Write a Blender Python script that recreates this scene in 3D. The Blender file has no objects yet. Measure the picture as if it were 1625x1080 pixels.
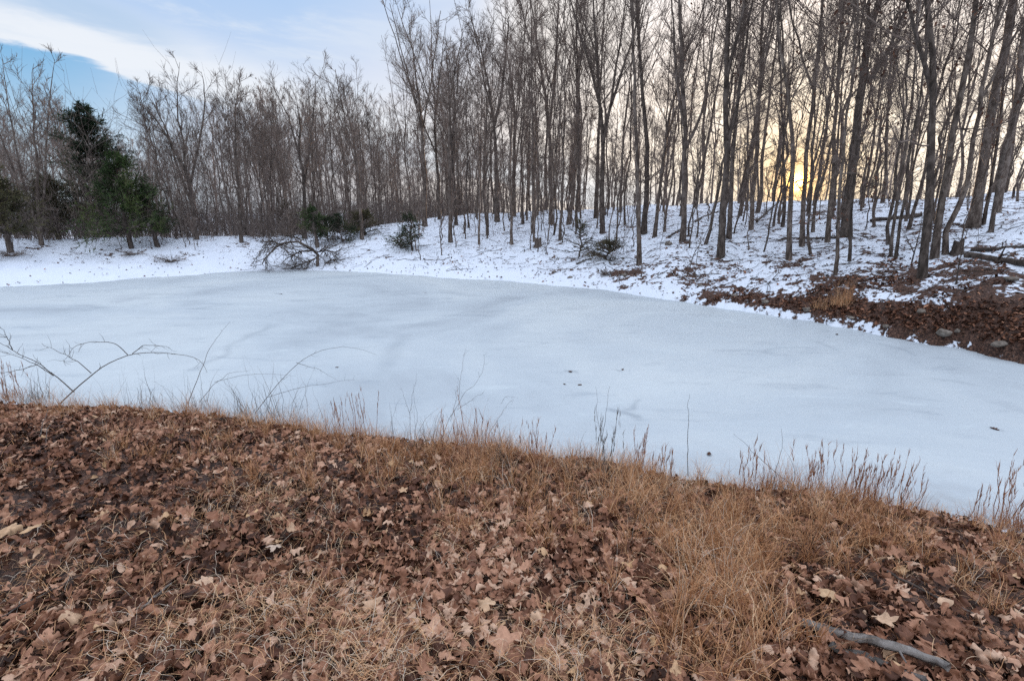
import bpy, math
import numpy as np
from mathutils import Vector

# ------------------------------------------------------------------ camera, sky, sun, exposure
sc = bpy.context.scene
COL = sc.collection
FPX, PITCH, EYE = 780.0, math.radians(14.7), 2.5
cam_d = bpy.data.cameras.new("camera"); cam = bpy.data.objects.new("camera", cam_d); COL.objects.link(cam)
cam_d.sensor_width = 36; cam_d.lens = 36 * FPX / 1625.0
cam_d.clip_start = 0.05; cam_d.clip_end = 3000
cam.location = (0, 0, EYE); cam.rotation_euler = (math.pi / 2 - PITCH, 0, 0)
sc.camera = cam
sc.view_settings.view_transform = 'Standard'; sc.view_settings.look = 'None'
sc.view_settings.gamma = 1; sc.view_settings.use_curve_mapping = False
EXPO = 0.75
sc.view_settings.exposure = EXPO
sc.render.film_transparent = False
world_sampling = ('MANUAL', 2048)
sc.cycles.sample_clamp_indirect = 4
sc.cycles.max_bounces = 6; sc.cycles.diffuse_bounces = 3; sc.cycles.glossy_bounces = 2
sc.cycles.transparent_max_bounces = 4
sc.cycles.use_denoising = False

def ray(px, py):
    dn = py - 540.0
    return np.array([px - 812.5, FPX * math.cos(PITCH) - dn * math.sin(PITCH),
                     -(FPX * math.sin(PITCH) + dn * math.cos(PITCH))])
def unit(v): return v / np.linalg.norm(v)

SUN = unit(ray(1266, 289))
SUN_EL = math.asin(SUN[2]); SUN_AZ = math.atan2(SUN[0], SUN[1])

world = bpy.data.worlds.new("World"); sc.world = world; world.use_nodes = True
world.cycles.sampling_method, world.cycles.sample_map_resolution = world_sampling
WN = world.node_tree; WN.nodes.clear()

class NT:
    """small wrapper for building node trees"""
    def __init__(s, nt): s.nt = nt
    def n(s, typ, **kw):
        node = s.nt.nodes.new(typ)
        for k, v in kw.items():
            if k.startswith('i_'):
                node.inputs[k[2:].replace('_', ' ')].default_value = v
            else: setattr(node, k, v)
        return node
    def link(s, a, b): s.nt.links.new(a, b)
    def put(s, sock, v):
        if hasattr(v, 'is_output') or isinstance(v, bpy.types.NodeSocket): s.link(v, sock)
        else: sock.default_value = v
    def m(s, op, a, b=0.0, c=0.0, clamp=False):
        node = s.n('ShaderNodeMath', operation=op, use_clamp=clamp)
        s.put(node.inputs[0], a); s.put(node.inputs[1], b); s.put(node.inputs[2], c)
        return node.outputs[0]
    def dot(s, v, vec):
        node = s.n('ShaderNodeVectorMath', operation='DOT_PRODUCT')
        s.link(v, node.inputs[0]); node.inputs[1].default_value = tuple(vec)
        return node.outputs['Value']
    def mr(s, v, a, b, c=0.0, d=1.0, smooth=True):
        node = s.n('ShaderNodeMapRange', interpolation_type='SMOOTHSTEP' if smooth else 'LINEAR')
        s.put(node.inputs[0], v); s.put(node.inputs[1], a); s.put(node.inputs[2], b)
        s.put(node.inputs[3], c); s.put(node.inputs[4], d)
        return node.outputs[0]
    def mix(s, f, a, b, blend='MIX'):
        node = s.n('ShaderNodeMix', data_type='RGBA', blend_type=blend)
        s.put(node.inputs[0], f)
        for i, v in ((6, a), (7, b)):
            if isinstance(v, (tuple, list)): v = tuple(v) + ((1,) if len(v) == 3 else ())
            s.put(node.inputs[i], v)
        return node.outputs[2]
    def ramp(s, f, stops, interp='LINEAR'):
        node = s.n('ShaderNodeValToRGB'); cr = node.color_ramp; cr.interpolation = interp
        while len(cr.elements) < len(stops): cr.elements.new(0.5)
        for e, (p, c) in zip(cr.elements, stops):
            e.position = p; e.color = tuple(c) + (1,)
        s.put(node.inputs[0], f)
        return node.outputs[0]
    def noise(s, vec, scale, detail=4, rough=0.55, dist=0.0):
        node = s.n('ShaderNodeTexNoise'); s.link(vec, node.inputs['Vector'])
        node.inputs['Scale'].default_value = scale; node.inputs['Detail'].default_value = detail
        node.inputs['Roughness'].default_value = rough; node.inputs['Distortion'].default_value = dist
        return node.outputs[0]
    def mapv(s, vec, scale=(1, 1, 1), rot=(0, 0, 0)):
        node = s.n('ShaderNodeMapping'); s.link(vec, node.inputs[0])
        node.inputs['Scale'].default_value = scale; node.inputs['Rotation'].default_value = rot
        return node.outputs[0]

# sky: Nishita clear air with a layer of thin cloud over most of it, brighter towards the low sun
W = NT(WN)
out = W.n('ShaderNodeOutputWorld'); bg = W.n('ShaderNodeBackground'); W.link(bg.outputs[0], out.inputs[0])
SKY_STRENGTH = 0.1
bg.inputs[1].default_value = SKY_STRENGTH
sky = W.n('ShaderNodeTexSky', sky_type='NISHITA', sun_disc=False)
sky.sun_elevation = max(SUN_EL, 0.04); sky.sun_rotation = SUN_AZ
sky.altitude = 200; sky.air_density = 1.0; sky.dust_density = 0.6; sky.ozone_density = 2.0
K = 1.0 / (SKY_STRENGTH * 2 ** EXPO)
tc = W.n('ShaderNodeTexCoord'); D = tc.outputs['Generated']
sep = W.n('ShaderNodeSeparateXYZ'); W.link(D, sep.inputs[0]); dz = sep.outputs['Z']
ang = W.m('ARCCOSINE', W.m('MINIMUM', W.dot(D, SUN), 0.99999))          # radians from the sun
cloud = W.ramp(W.m('DIVIDE', ang, math.pi), [
    (0.0, (1.3, 0.92, 0.50)), (0.03, (1.45, 1.22, 0.96)), (0.09, (1.4, 1.24, 1.14)), (0.15, (1.05, 1.02, 1.03)),
    (0.21, (0.60, 0.71, 0.91)), (0.29, (0.40, 0.60, 0.90)), (0.42, (0.40, 0.58, 0.88)), (0.6, (0.70, 0.76, 0.88)), (1.0, (0.8, 0.84, 0.9))])
wisp = W.noise(W.mapv(D, (1.2, 1.2, 6.0), (0.0, 0.35, 0.0)), 2.6, 8, 0.62, 0.5)
# warm bright band low over the horizon near the sun, paler pink further round
low = W.mr(dz, 0.03, 0.40, 1.0, 0.0)
lowcol = W.ramp(W.m('DIVIDE', ang, math.pi), [(0.0, (1.30, 0.86, 0.42)), (0.02, (1.45, 1.12, 0.72)), (0.05, (1.5, 1.28, 1.0)), (0.09, (1.45, 1.27, 1.06)), (0.17, (1.12, 1.02, 0.94)), (0.28, (0.92, 0.91, 0.94)), (0.38, (0.66, 0.75, 0.90)), (0.6, (0.6, 0.66, 0.8))])
cloud = W.mix(low, cloud, lowcol)
# the edge of the cloud sheet: a great circle through two points of the sky
e1, e2 = unit(ray(0, 72)), unit(ray(262, 146))
N_EDGE = unit(np.cross(e1, e2));
if np.dot(N_EDGE, unit(ray(150, 0))) < 0: N_EDGE = -N_EDGE
ed = W.m('ADD', W.dot(D, N_EDGE), W.m('MULTIPLY', W.m('SUBTRACT', wisp, 0.5), 0.075))
sheet = W.mr(ed, -0.004, 0.008)
streak = W.m('MULTIPLY', W.mr(ed, -0.004, 0.008), W.mr(ed, 0.03, 0.11, 1.0, 0.0))
gap = W.m('MULTIPLY', W.mr(ed, 0.035, 0.06), W.mr(ed, 0.065, 0.10, 1.0, 0.0))
gapx = W.mr(W.dot(D, unit(ray(110, 100))), 0.985, 0.998)
gap = W.m('MULTIPLY', gap, gapx)
cloud = W.mix(W.m('MULTIPLY', streak, 0.85), cloud, (0.90, 0.93, 0.97))
cloud = W.mix(W.m('MULTIPLY', gap, 0.6), cloud, (0.36, 0.55, 0.80))
cloud = W.mix(W.m('MULTIPLY', W.mr(wisp, 0.42, 0.62), W.mr(ang, 0.5, 1.0, 0.1, 0.8)), cloud, (0.74, 0.82, 0.93))
# bright patch where the sheet thins high above the sun, and an out-of-view overhead sheet brightened to light the ground
cloud = W.mix(W.mr(W.dot(D, unit(ray(900, 0))), 0.985, 1.0, 0.0, 0.6), cloud, (1.0, 0.93, 0.85))
cloudK = W.n('ShaderNodeVectorMath', operation='SCALE'); W.link(cloud, cloudK.inputs[0])
overcol = W.mix(W.mr(dz, 0.5, 0.8), cloud, (0.70, 0.77, 0.90)); W.link(overcol, cloudK.inputs[0])
over = W.mr(dz, 0.52, 0.8, 1.0, 2.1)
W.link(W.m('MULTIPLY', over, K), cloudK.inputs['Scale'])
blue = W.mix(W.mr(dz, 0.03, 0.26), (0.68, 0.82, 0.94), (0.20, 0.50, 0.84))
blueK = W.n('ShaderNodeVectorMath', operation='SCALE'); W.link(blue, blueK.inputs[0]); blueK.inputs['Scale'].default_value = K
clear = W.mix(0.9, sky.outputs[0], blueK.outputs[0])
sheet2 = W.m('MAXIMUM', sheet, W.mr(ang, 1.24, 0.96))
base = W.mix(sheet2, clear, cloudK.outputs[0])
# the low sun itself and its glow in the thin cloud
glow = W.m('ADD', W.m('MULTIPLY', W.m('EXPONENT', W.m('MULTIPLY', W.m('MULTIPLY', ang, ang), -13000.0)), 70.0),
           W.m('MULTIPLY', W.m('EXPONENT', W.m('MULTIPLY', ang, -60.0)), 3.8))
gcol = W.n('ShaderNodeVectorMath', operation='SCALE'); gcol.inputs[0].default_value = (1.0 * K, 0.50 * K, 0.09 * K)
W.link(glow, gcol.inputs['Scale'])
fin = W.n('ShaderNodeVectorMath', operation='ADD'); W.link(base, fin.inputs[0]); W.link(gcol.outputs[0], fin.inputs[1])
W.link(fin.outputs[0], bg.inputs[0])

sun_d = bpy.data.lights.new("sun", 'SUN'); sun_d.energy = 4.5; sun_d.angle = math.radians(0.6); sun_d.color = (1.0, 0.66, 0.38)
sun = bpy.data.objects.new("sun", sun_d); COL.objects.link(sun)
sun.rotation_euler = Vector(tuple(SUN)).to_track_quat('Z', 'Y').to_euler()

# ------------------------------------------------------------------ helpers
def tag(o, label=None, cat=None, group=None, kind=None):
    if label: o['label'] = label
    if cat: o['category'] = cat
    if group: o['group'] = group
    if kind: o['kind'] = kind
    return o

def make_mesh(name, v, faces, mat, smooth=True, attrs=None):
    """faces: list of (M,k) index arrays"""
    me = bpy.data.meshes.new(name)
    v = np.ascontiguousarray(v, dtype=np.float32)
    me.vertices.add(len(v)); me.vertices.foreach_set('co', v.ravel())
    li = np.concatenate([f.ravel() for f in faces]).astype(np.int32)
    tot = np.concatenate([np.full(len(f), f.shape[1]) for f in faces])
    st = np.concatenate([[0], np.cumsum(tot)[:-1]]).astype(np.int32)
    me.loops.add(len(li)); me.loops.foreach_set('vertex_index', li)
    me.polygons.add(len(st)); me.polygons.foreach_set('loop_start', st)
    if attrs:
        for k, a in attrs.items():
            at = me.attributes.new(k, 'FLOAT', 'POINT'); at.data.foreach_set('value', np.ascontiguousarray(a, dtype=np.float32))
    me.update(calc_edges=True)
    me.polygons.foreach_set('use_smooth', np.full(len(st), smooth))
    if mat: me.materials.append(mat)
    return me

def link(name, me, parent=None, loc=(0, 0, 0), rz=0.0, scale=1.0):
    o = bpy.data.objects.new(name, me); COL.objects.link(o)
    o.location = tuple(loc); o.rotation_euler = (0, 0, rz)
    o.scale = (scale,) * 3 if np.isscalar(scale) else scale
    if parent is not None: o.parent = parent
    return o

def hash2(ix, iy, seed):
    h = (ix.astype(np.int64) * 374761393 + iy.astype(np.int64) * 668265263 + seed * 1442695041) & 0xffffffff
    h = ((h ^ (h >> 13)) * 1274126177) & 0xffffffff
    h = (h ^ (h >> 16)) & 0xffffffff
    return h / 4294967295.0
def vnoise(x, y, seed=0):
    x0 = np.floor(x); y0 = np.floor(y); fx = x - x0; fy = y - y0
    fx = fx * fx * (3 - 2 * fx); fy = fy * fy * (3 - 2 * fy)
    a = hash2(x0, y0, seed); b = hash2(x0 + 1, y0, seed); c = hash2(x0, y0 + 1, seed); d = hash2(x0 + 1, y0 + 1, seed)
    return (a * (1 - fx) + b * fx) * (1 - fy) + (c * (1 - fx) + d * fx) * fy
def fbm(x, y, seed=0, octv=4):
    s = 0; a = 0.5; t = 0
    for i in range(octv):
        s = s + a * vnoise(x * 2 ** i + 17.3 * i, y * 2 ** i - 9.1 * i, seed + i); t += a; a *= 0.5
    return s / t
def sstep(x, a, b):
    t = np.clip((x - a) / (b - a), 0, 1); return t * t * (3 - 2 * t)

# ------------------------------------------------------------------ terrain
def col_plane(px, py, z=0.0):
    d = ray(px, py); k = (z - EYE) / d[2]; return d[0] * k, d[1] * k
def azr(x, y): return math.degrees(math.atan2(x, y)), math.hypot(x, y)

near_px = [(0, 646), (200, 652), (400, 668), (520, 690), (640, 700), (860, 732), (1060, 762), (1200, 783), (1400, 798), (1500, 815), (1625, 852)]
far_px = [(0, 455), (140, 449), (270, 438), (400, 430), (540, 430), (700, 440), (840, 449), (960, 460), (1060, 475), (1150, 489), (1280, 508), (1400, 533), (1520, 555), (1625, 577)]
TN = [azr(*col_plane(*p)) for p in near_px]; TF = [azr(*col_plane(*p)) for p in far_px]
TN = [(-180, 60), (-120, 40), (-88, 17), (-65, 12)] + TN + [(62, 6.2), (80, 8.2), (110, 30), (180, 60)]
TF = [(-180, 61), (-120, 41), (-88, 17.5), (-65, 22)] + TF + [(58, 11.5), (80, 8.6), (110, 31), (180, 61)]
TNa = np.array(TN); TFa = np.array(TF)
crest_px = [(0, 381, 30, 1.15), (270, 381, 29, 1.1), (430, 379, 29, 1.1), (540, 370, 31, 1.0), (610, 358, 33, .9), (700, 345, 34, .8), (800, 337, 36, .75),
            (930, 331, 36, .68), (1060, 326, 36, .6), (1340, 319, 36, .48), (1500, 314, 37, .43), (1625, 305, 38, .40)]
CR = []
for px, py, r, e in crest_px:
    d = ray(px, py); hl = math.hypot(d[0], d[1]); CR.append((math.degrees(math.atan2(d[0], d[1])), r, EYE + d[2] / hl * r, e))
CR = np.array([(-180, 80, 1.4, 1)] + [(-70, 34, 1.4, 1.1)] + CR + [(70, 40, 3.6, .4), (180, 80, 1.6, 1)])

def Rn(t): return np.interp(t, TNa[:, 0], TNa[:, 1])
def Rs(t): return np.interp(t, TFa[:, 0], TFa[:, 1])
def height(x, y, bumps=True):
    x = np.asarray(x, float); y = np.asarray(y, float)
    t = np.degrees(np.arctan2(x, y)); r = np.hypot(x, y)
    wob = (fbm(x * .9, y * .9, 5, 3) - .5)
    rn = Rn(t) + wob * 0.5 * np.clip(Rn(t) / 6, .5, 2); rs = Rs(t) + wob * 0.7
    rc = np.interp(t, CR[:, 0], CR[:, 1]); zc = np.interp(t, CR[:, 0], CR[:, 2]); ex = np.interp(t, CR[:, 0], CR[:, 3])
    near = 1.0 * (1 - np.clip(r / rn, 0, 1) ** 1.9) + 0.03
    tt = np.clip((r - rs) / (rc - rs), 0, 1)
    far = zc * (tt ** ex) * (1 - 0.25 * (1 - sstep(r - rs, 0, 1.2))) + 0.015
    beyond = np.maximum(r - rc, 0)
    fall = np.interp(t, [-60, -25, -5, 10, 50], [0.05, 0.05, .04, .05, .04])
    far = np.where(beyond > 0, zc - np.minimum(beyond * fall, 2.6 * (1 - np.exp(-beyond / 60))), far)
    mid = -0.5 * np.sin(np.pi * np.clip((r - rn) / np.maximum(rs - rn, .01), 0, 1)) ** .5
    h = np.where(r < rn, near, np.where(r > rs, far, mid))
    fill = np.maximum(sstep(t, 60, 84), sstep(-t, 70, 92)) * 1.0
    h = np.where(fill > 0, np.maximum(h, fill - .5 * (1 - fill)), h)
    if bumps:
        nb = np.clip((rn - r) / 1.0, 0, 1) * (r < rn); fb = np.clip((r - rs) / 2.5, 0, 1) * (r > rs)
        h = h + nb * ((fbm(x * 1.6, y * 1.6, 11, 4) - .5) * .16 + (fbm(x * 7, y * 7, 12, 3) - .5) * .05)
        h = h + fb * ((fbm(x * .35, y * .35, 13, 3) - .5) * .5 + (fbm(x * 1.7, y * 1.7, 14, 4) - .5) * .22) * np.clip(1.2 - r / 90, .3, 1)
        h = h + ((fbm(x * 6, y * 6, 15, 2) - .5) * .03) * (r > rs)
    return h
def H1(x, y): return float(height(np.array([x]), np.array([y]))[0])
def hit(px, py):
    """where the line of sight meets the ground"""
    d = unit(ray(px, py)); s = np.concatenate([np.arange(0.8, 15, .02), np.arange(15, 140, .06)])
    P = np.array([0, 0, EYE])[None] + d[None] * s[:, None]
    hh = np.maximum(height(P[:, 0], P[:, 1]), 0.0)
    k = np.where(P[:, 2] <= hh)[0]
    p = P[k[0]] if len(k) else P[np.argmin(P[:, 2] - hh)]
    return np.array([p[0], p[1], max(H1(p[0], p[1]), 0.0)])
def project(p):
    x, y, z = p[0], p[1], p[2] - EYE
    c, s = math.cos(PITCH), math.sin(PITCH)
    f = y * c - z * s; u = z * c + y * s
    return 812.5 + FPX * x / f, 540 - FPX * u / f

SPOTS = [(*hit(*p)[:2], m) for p, m in [((1465, 445), 1.0), ((1330, 445), .7), ((1144, 412), .5), ((1253, 418), .5), ((1290, 405), .45), ((1418, 412), .4), ((1545, 362), .6), ((1344, 380), .6), ((1083, 386), .4), ((1015, 424), .4), ((874, 432), .5), ((985, 436), .6), ((920, 412), .4), ((1560, 425), .5), ((715, 387), .3), ((383, 387), .4), ((65, 392), .4), ((1200, 350), .5), ((1620, 470), .7)]]
def snow_cover(x, y):
    t = np.degrees(np.arctan2(x, y)); r = np.hypot(x, y); d = r - Rs(t) - (fbm(x * .9, y * .9, 5, 3) - .5) * .7
    cov = np.interp(t, [-50, -5, 10, 30, 45], [.77, .77, .74, .70, .70])
    bare = sstep(t, 20, 33) * (1 - sstep(d, np.interp(t, [20, 45], [.2, .4]), np.interp(t, [20, 45], [.65, 1.15])))
    part = sstep(t, 0, 25) * (1 - sstep(d, 1.0, 4.5)) * .09
    cov = cov - part - bare * .50
    cov = cov + (fbm(x * .7, y * .7, 19, 3) - .5) * .22
    rim = (1 - sstep(d, .02, .20)) * (d > -.5) * sstep(fbm(x * 1.1, y * 1.1, 23, 2), .3, .5)
    cov = cov + rim * np.interp(t, [10, 30, 45], [.1, .5, .45])
    for (a, b, m) in SPOTS: cov = cov - .17 * np.exp(-((x - a) ** 2 + (y - b) ** 2) / m ** 2)
    cov = cov + (1 - sstep(t, -12, 6)) * (1 - sstep(d, .8, 2.6)) * .5        # clean shelf of snow on the left
    cov = np.where(r < Rs(t) - 1.0, 0.0, cov)
    edge = np.exp(-((r - Rn(t)) / .28) ** 2) * (r < Rs(t) - 1.0) * sstep(fbm(x * 1.4, y * 1.4, 29, 3), .38, .58)
    return np.clip(cov + edge * .8, 0, 1)

def terrain():
    th = np.concatenate([np.arange(-180, -62, 2.0), np.arange(-62, 18, .25), np.arange(18, 50, .12), np.arange(50, 62, .25), np.arange(62, 180, 2.0)])
    r = np.concatenate([[0.02, .2, .4], np.geomspace(.6, 60, 460), np.geomspace(62, 900, 40)])
    T, R = np.meshgrid(np.radians(th), r)
    X = R * np.sin(T); Y = R * np.cos(T)
    Z = height(X.ravel(), Y.ravel()).reshape(X.shape)
    Z = np.where(R > 150, Z * np.clip(1 - (R - 150) / 300, 0, 1) - .2, Z)
    n, m = X.shape
    v = np.stack([X, Y, Z], -1).reshape(-1, 3)
    i = np.arange(n * m).reshape(n, m); j = np.roll(i, -1, axis=1)
    q = np.stack([i[:-1], i[1:], j[1:], j[:-1]], -1).reshape(-1, 4)
    return v, q
def mat_ground():
    m = bpy.data.materials.new("ground"); m.use_nodes = True; t = NT(m.node_tree)
    b = m.node_tree.nodes['Principled BSDF']
    geo = t.n('ShaderNodeNewGeometry'); P = geo.outputs['Position']
    at = t.n('ShaderNodeAttribute', attribute_name='snow'); cov = at.outputs['Fac']
    a = t.noise(P, 2.6, 7, .66, .3); c = t.noise(P, 11.0, 5, .65)
    st = t.noise(t.mapv(P, (1.0, 1.0, 3.5)), .8, 3, .5)
    k = t.m('ADD', t.m('ADD', t.m('MULTIPLY', a, .5), t.m('MULTIPLY', c, .32)), t.m('MULTIPLY', st, .18))
    # snow lies where k < threshold
    thr = t.mr(cov, 0.0, 1.0, .30, .66, smooth=False)
    mask = t.mr(t.m('SUBTRACT', thr, k), -.012, .012)
    lit = t.ramp(t.noise(P, 30.0, 6, .75), [(.34, (.014, .008, .006)), (.46, (.05, .024, .016)), (.56, (.14, .068, .044)), (.68, (.30, .18, .125))])
    sn = t.mix(t.noise(P, 1.3, 3), (.70, .76, .87), (.81, .86, .94))
    t.link(t.mix(mask, lit, sn), b.inputs['Base Color'])
    b.inputs['Roughness'].default_value = .85
    bump = t.n('ShaderNodeBump'); bump.inputs['Strength'].default_value = .9; bump.inputs['Distance'].default_value = .05
    hgt = t.m('ADD', t.m('MULTIPLY', mask, .6), t.m('MULTIPLY', t.noise(P, 26, 5, .7), t.m('SUBTRACT', 1.2, mask)))
    t.link(hgt, bump.inputs['Height']); t.link(bump.outputs[0], b.inputs['Normal'])
    return m
v, q = terrain()
g = link('ground', make_mesh('ground', v, [q], mat_ground(), True, {'snow': snow_cover(v[:, 0], v[:, 1])}))
tag(g, kind='structure')

# ice
def seg_d(x, y, a, b):
    a = np.array(a); b = np.array(b); ab = b - a; L = (ab ** 2).sum()
    t = np.clip(((x - a[0]) * ab[0] + (y - a[1]) * ab[1]) / L, 0, 1)
    return np.hypot(x - a[0] - t * ab[0], y - a[1] - t * ab[1])
def ice():
    th = np.arange(-90, 84, .22); n = 190
    R = np.array([np.geomspace(max(Rn(t) - 1.1, .5), Rs(t) + 1.0, n) for t in th]).T
    T = np.radians(th)[None, :] + 0 * R
    X = R * np.sin(T); Y = R * np.cos(T); Z = np.zeros_like(X)
    X, Y = X.ravel(), Y.ravel()
    wx = (fbm(X * 1.3, Y * 1.3, 31, 3) - .5) * .5; wy = (fbm(X * 1.3, Y * 1.3, 37, 3) - .5) * .5
    s = np.zeros_like(X)
    def crack(p, q, w, amp):
        nonlocal s
        d = seg_d(X + wx, Y + wy, col_plane(*p), col_plane(*q))
        s = np.maximum(s, .6 * amp * np.exp(-(d / w) ** 2) * (.4 + .9 * fbm(X * 3, Y * 3, 41, 3)))
    crack((312, 588), (380, 548), .07, .6); crack((380, 548), (432, 517), .09, .5)
    crack((600, 585), (640, 530), .16, .38); crack((640, 530), (560, 520), .2, .25)
    crack((1130, 556), (1290, 552), .05, .5); crack((1290, 540), (1330, 556), .05, .5); crack((1380, 545), (1450, 560), .05, .5)
    crack((900, 588), (925, 590), .03, .9); crack((985, 585), (993, 587), .025, .9)
    crack((1565, 678), (1592, 683), .03, .9); crack((700, 462), (740, 470), .2, .3); crack((530, 500), (580, 500), .12, .45)
    crack((130, 485), (175, 488), .15, .5); crack((960, 648), (992, 655), .06, 1.0); crack((975, 645), (1010, 634), .05, .7); crack((985, 655), (1000, 660), .05, .6)
    crack((640, 520), (690, 512), .2, .3); crack((1480, 600), (1540, 614), .04, .35)
    crack((1060, 610), (1110, 604), .04, .3); crack((440, 466), (447, 467), .07, .9)
    i = np.arange(R.size).reshape(R.shape)
    q = np.stack([i[:-1, :-1], i[1:, :-1], i[1:, 1:], i[:-1, 1:]], -1).reshape(-1, 4)[:, ::-1]
    r = np.hypot(X, Y); tt = np.degrees(np.arctan2(X, Y))
    edge = np.exp(-np.clip((r - Rn(tt)), 0, 9) / .35)
    return np.stack([X, Y, Z.ravel()], -1), q, s, edge
def mat_ice():
    m = bpy.data.materials.new("ice"); m.use_nodes = True; t = NT(m.node_tree); b = m.node_tree.nodes['Principled BSDF']
    P = t.n('ShaderNodeNewGeometry').outputs['Position']
    st = t.n('ShaderNodeAttribute', attribute_name='stain').outputs['Fac']
    ed = t.n('ShaderNodeAttribute', attribute_name='edge').outputs['Fac']
    big = t.noise(t.mapv(P, (1, 1, 1), (0, 0, .3)), .16, 5, .6, .8)
    c = t.ramp(big, [(.33, (.40, .44, .475)), (.47, (.50, .55, .585)), (.6, (.57, .615, .635)), (.72, (.47, .51, .54))])
    mid = t.noise(t.mapv(P, (.55, 1.7, 1), (0, 0, -.12)), 1.3, 6, .62, .6)
    c = t.mix(t.mr(mid, .56, .72, 0, .4), c, (.33, .38, .43))
    c = t.mix(t.mr(mid, .40, .30, 0, .4), c, (.60, .66, .68))
    fine = t.noise(P, 14, 6, .7)
    c = t.mix(t.mr(fine, .52, .8, 0, .3), c, (.33, .38, .42))
    c = t.mix(t.m('MULTIPLY', st, .85, clamp=True), c, (.15, .18, .22))
    c = t.mix(t.m('MULTIPLY', ed, t.mr(t.noise(P, 5, 5, .6), .35, .65, .15, .85)), c, (.30, .28, .27))
    t.link(c, b.inputs['Base Color'])
    t.link(t.mr(mid, .3, .7, .62, .42, smooth=False), b.inputs['Roughness'])
    b.inputs['Specular IOR Level'].default_value = .28
    bump = t.n('ShaderNodeBump'); bump.inputs['Strength'].default_value = .35; bump.inputs['Distance'].default_value = .02
    t.link(t.m('ADD', t.m('MULTIPLY', fine, .4), t.m('MULTIPLY', mid, 1.5)), bump.inputs['Height']); t.link(bump.outputs[0], b.inputs['Normal'])
    return m
v, q, s, e = ice()
tag(link('pond_ice', make_mesh('pond_ice', v, [q], mat_ice(), True, {'stain': s, 'edge': e})), kind='structure')

# ------------------------------------------------------------------ materials
def simple(name, fn):
    m = bpy.data.materials.new(name); m.use_nodes = True; t = NT(m.node_tree); b = m.node_tree.nodes['Principled BSDF']
    b.inputs['Roughness'].default_value = .85; b.inputs['Specular IOR Level'].default_value = .15
    fn(t, b); return m
def bark_fn(lo, mid, hi, scale=9):
    def fn(t, b):
        P = t.n('ShaderNodeTexCoord').outputs['Object']
        rnd = t.n('ShaderNodeObjectInfo').outputs['Random']
        a = t.noise(t.mapv(P, (1, 1, .3)), scale * 1.3, 7, .72, .5); l = t.noise(P, 2.3, 4, .6)
        c = t.ramp(a, [(.32, lo), (.5, mid), (.68, hi)])
        c = t.mix(t.mr(l, .50, .62, 0, .6), c, hi); c = t.mix(t.mr(t.noise(P, 1.1, 5, .6), .54, .64, 0, .6), c, lo)
        v = t.m('ADD', .72, t.m('MULTIPLY', rnd, .6))
        s = t.n('ShaderNodeVectorMath', operation='SCALE'); t.link(c, s.inputs[0]); t.link(v, s.inputs['Scale'])
        t.link(s.outputs[0], b.inputs['Base Color'])
        bump = t.n('ShaderNodeBump'); bump.inputs['Strength'].default_value = .8; bump.inputs['Distance'].default_value = .03
        t.link(a, bump.inputs['Height']); t.link(bump.outputs[0], b.inputs['Normal'])
    return fn
M_BARK = simple('bark', bark_fn((.03, .022, .018), (.110, .084, .070), (.25, .205, .175)))
M_DBARK = simple('dark_bark', bark_fn((.022, .017, .014), (.085, .066, .056), (.18, .145, .125)))
M_TWIG = simple('twig', bark_fn((.055, .040, .033), (.15, .112, .093), (.25, .20, .17), 5))
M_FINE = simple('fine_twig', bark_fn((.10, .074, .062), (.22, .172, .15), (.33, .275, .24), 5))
M_DEADWOOD = simple('dead_wood', bark_fn((.045, .038, .033), (.15, .13, .115), (.30, .27, .25), 14))
def tint_fn(stops, rough=.8):
    def fn(t, b):
        at = t.n('ShaderNodeAttribute', attribute_name='tint').outputs['Fac']
        P = t.n('ShaderNodeNewGeometry').outputs['Position']
        c = t.ramp(at, stops)
        n = t.noise(P, 60, 4, .65)
        v = t.mr(n, .3, .7, .72, 1.22, smooth=False)
        s = t.n('ShaderNodeVectorMath', operation='SCALE'); t.link(c, s.inputs[0]); t.link(v, s.inputs['Scale'])
        t.link(s.outputs[0], b.inputs['Base Color']); b.inputs['Roughness'].default_value = rough
    return fn
M_LEAF = simple('dry_leaf', tint_fn([(0, (.03, .014, .009)), (.2, (.11, .048, .030)), (.45, (.29, .135, .080)), (.65, (.47, .25, .158)), (.8, (.60, .40, .28)), (.92, (.55, .34, .18)), (1, (.50, .42, .37))], .55))
M_CLEAF = simple('crown_leaf', tint_fn([(0, (.05, .025, .018)), (1, (.17, .08, .05))]))
M_GRASS = simple('dry_grass', tint_fn([(0, (.22, .105, .055)), (.3, (.50, .245, .115)), (.6, (.68, .37, .19)), (.82, (.76, .50, .29)), (1, (.66, .55, .44))]))
M_STALK = simple('red_stalk', tint_fn([(0, (.17, .075, .045)), (.5, (.42, .20, .12)), (1, (.62, .36, .21))]))
M_GREY = simple('grey_stalk', tint_fn([(0, (.07, .06, .055)), (.5, (.17, .14, .12)), (1, (.34, .28, .22))]))
M_NEEDLE = simple('needle', tint_fn([(0, (.012, .020, .012)), (.5, (.030, .050, .024)), (1, (.065, .085, .038))]))
M_NEEDLE_G = simple('green_needle', tint_fn([(0, (.018, .032, .012)), (.5, (.05, .085, .027)), (1, (.11, .135, .045))]))
M_NEEDLE_O = simple('olive_needle', tint_fn([(0, (.035, .034, .018)), (.5, (.09, .085, .04)), (1, (.17, .145, .07))]))
def rock_fn(t, b):
    P = t.n('ShaderNodeTexCoord').outputs['Object']
    t.link(t.ramp(t.noise(P, 7, 7, .7), [(.3, (.06, .05, .042)), (.5, (.19, .16, .135)), (.7, (.34, .30, .26))]), b.inputs['Base Color'])
M_ROCK = simple('rock', rock_fn)

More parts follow.
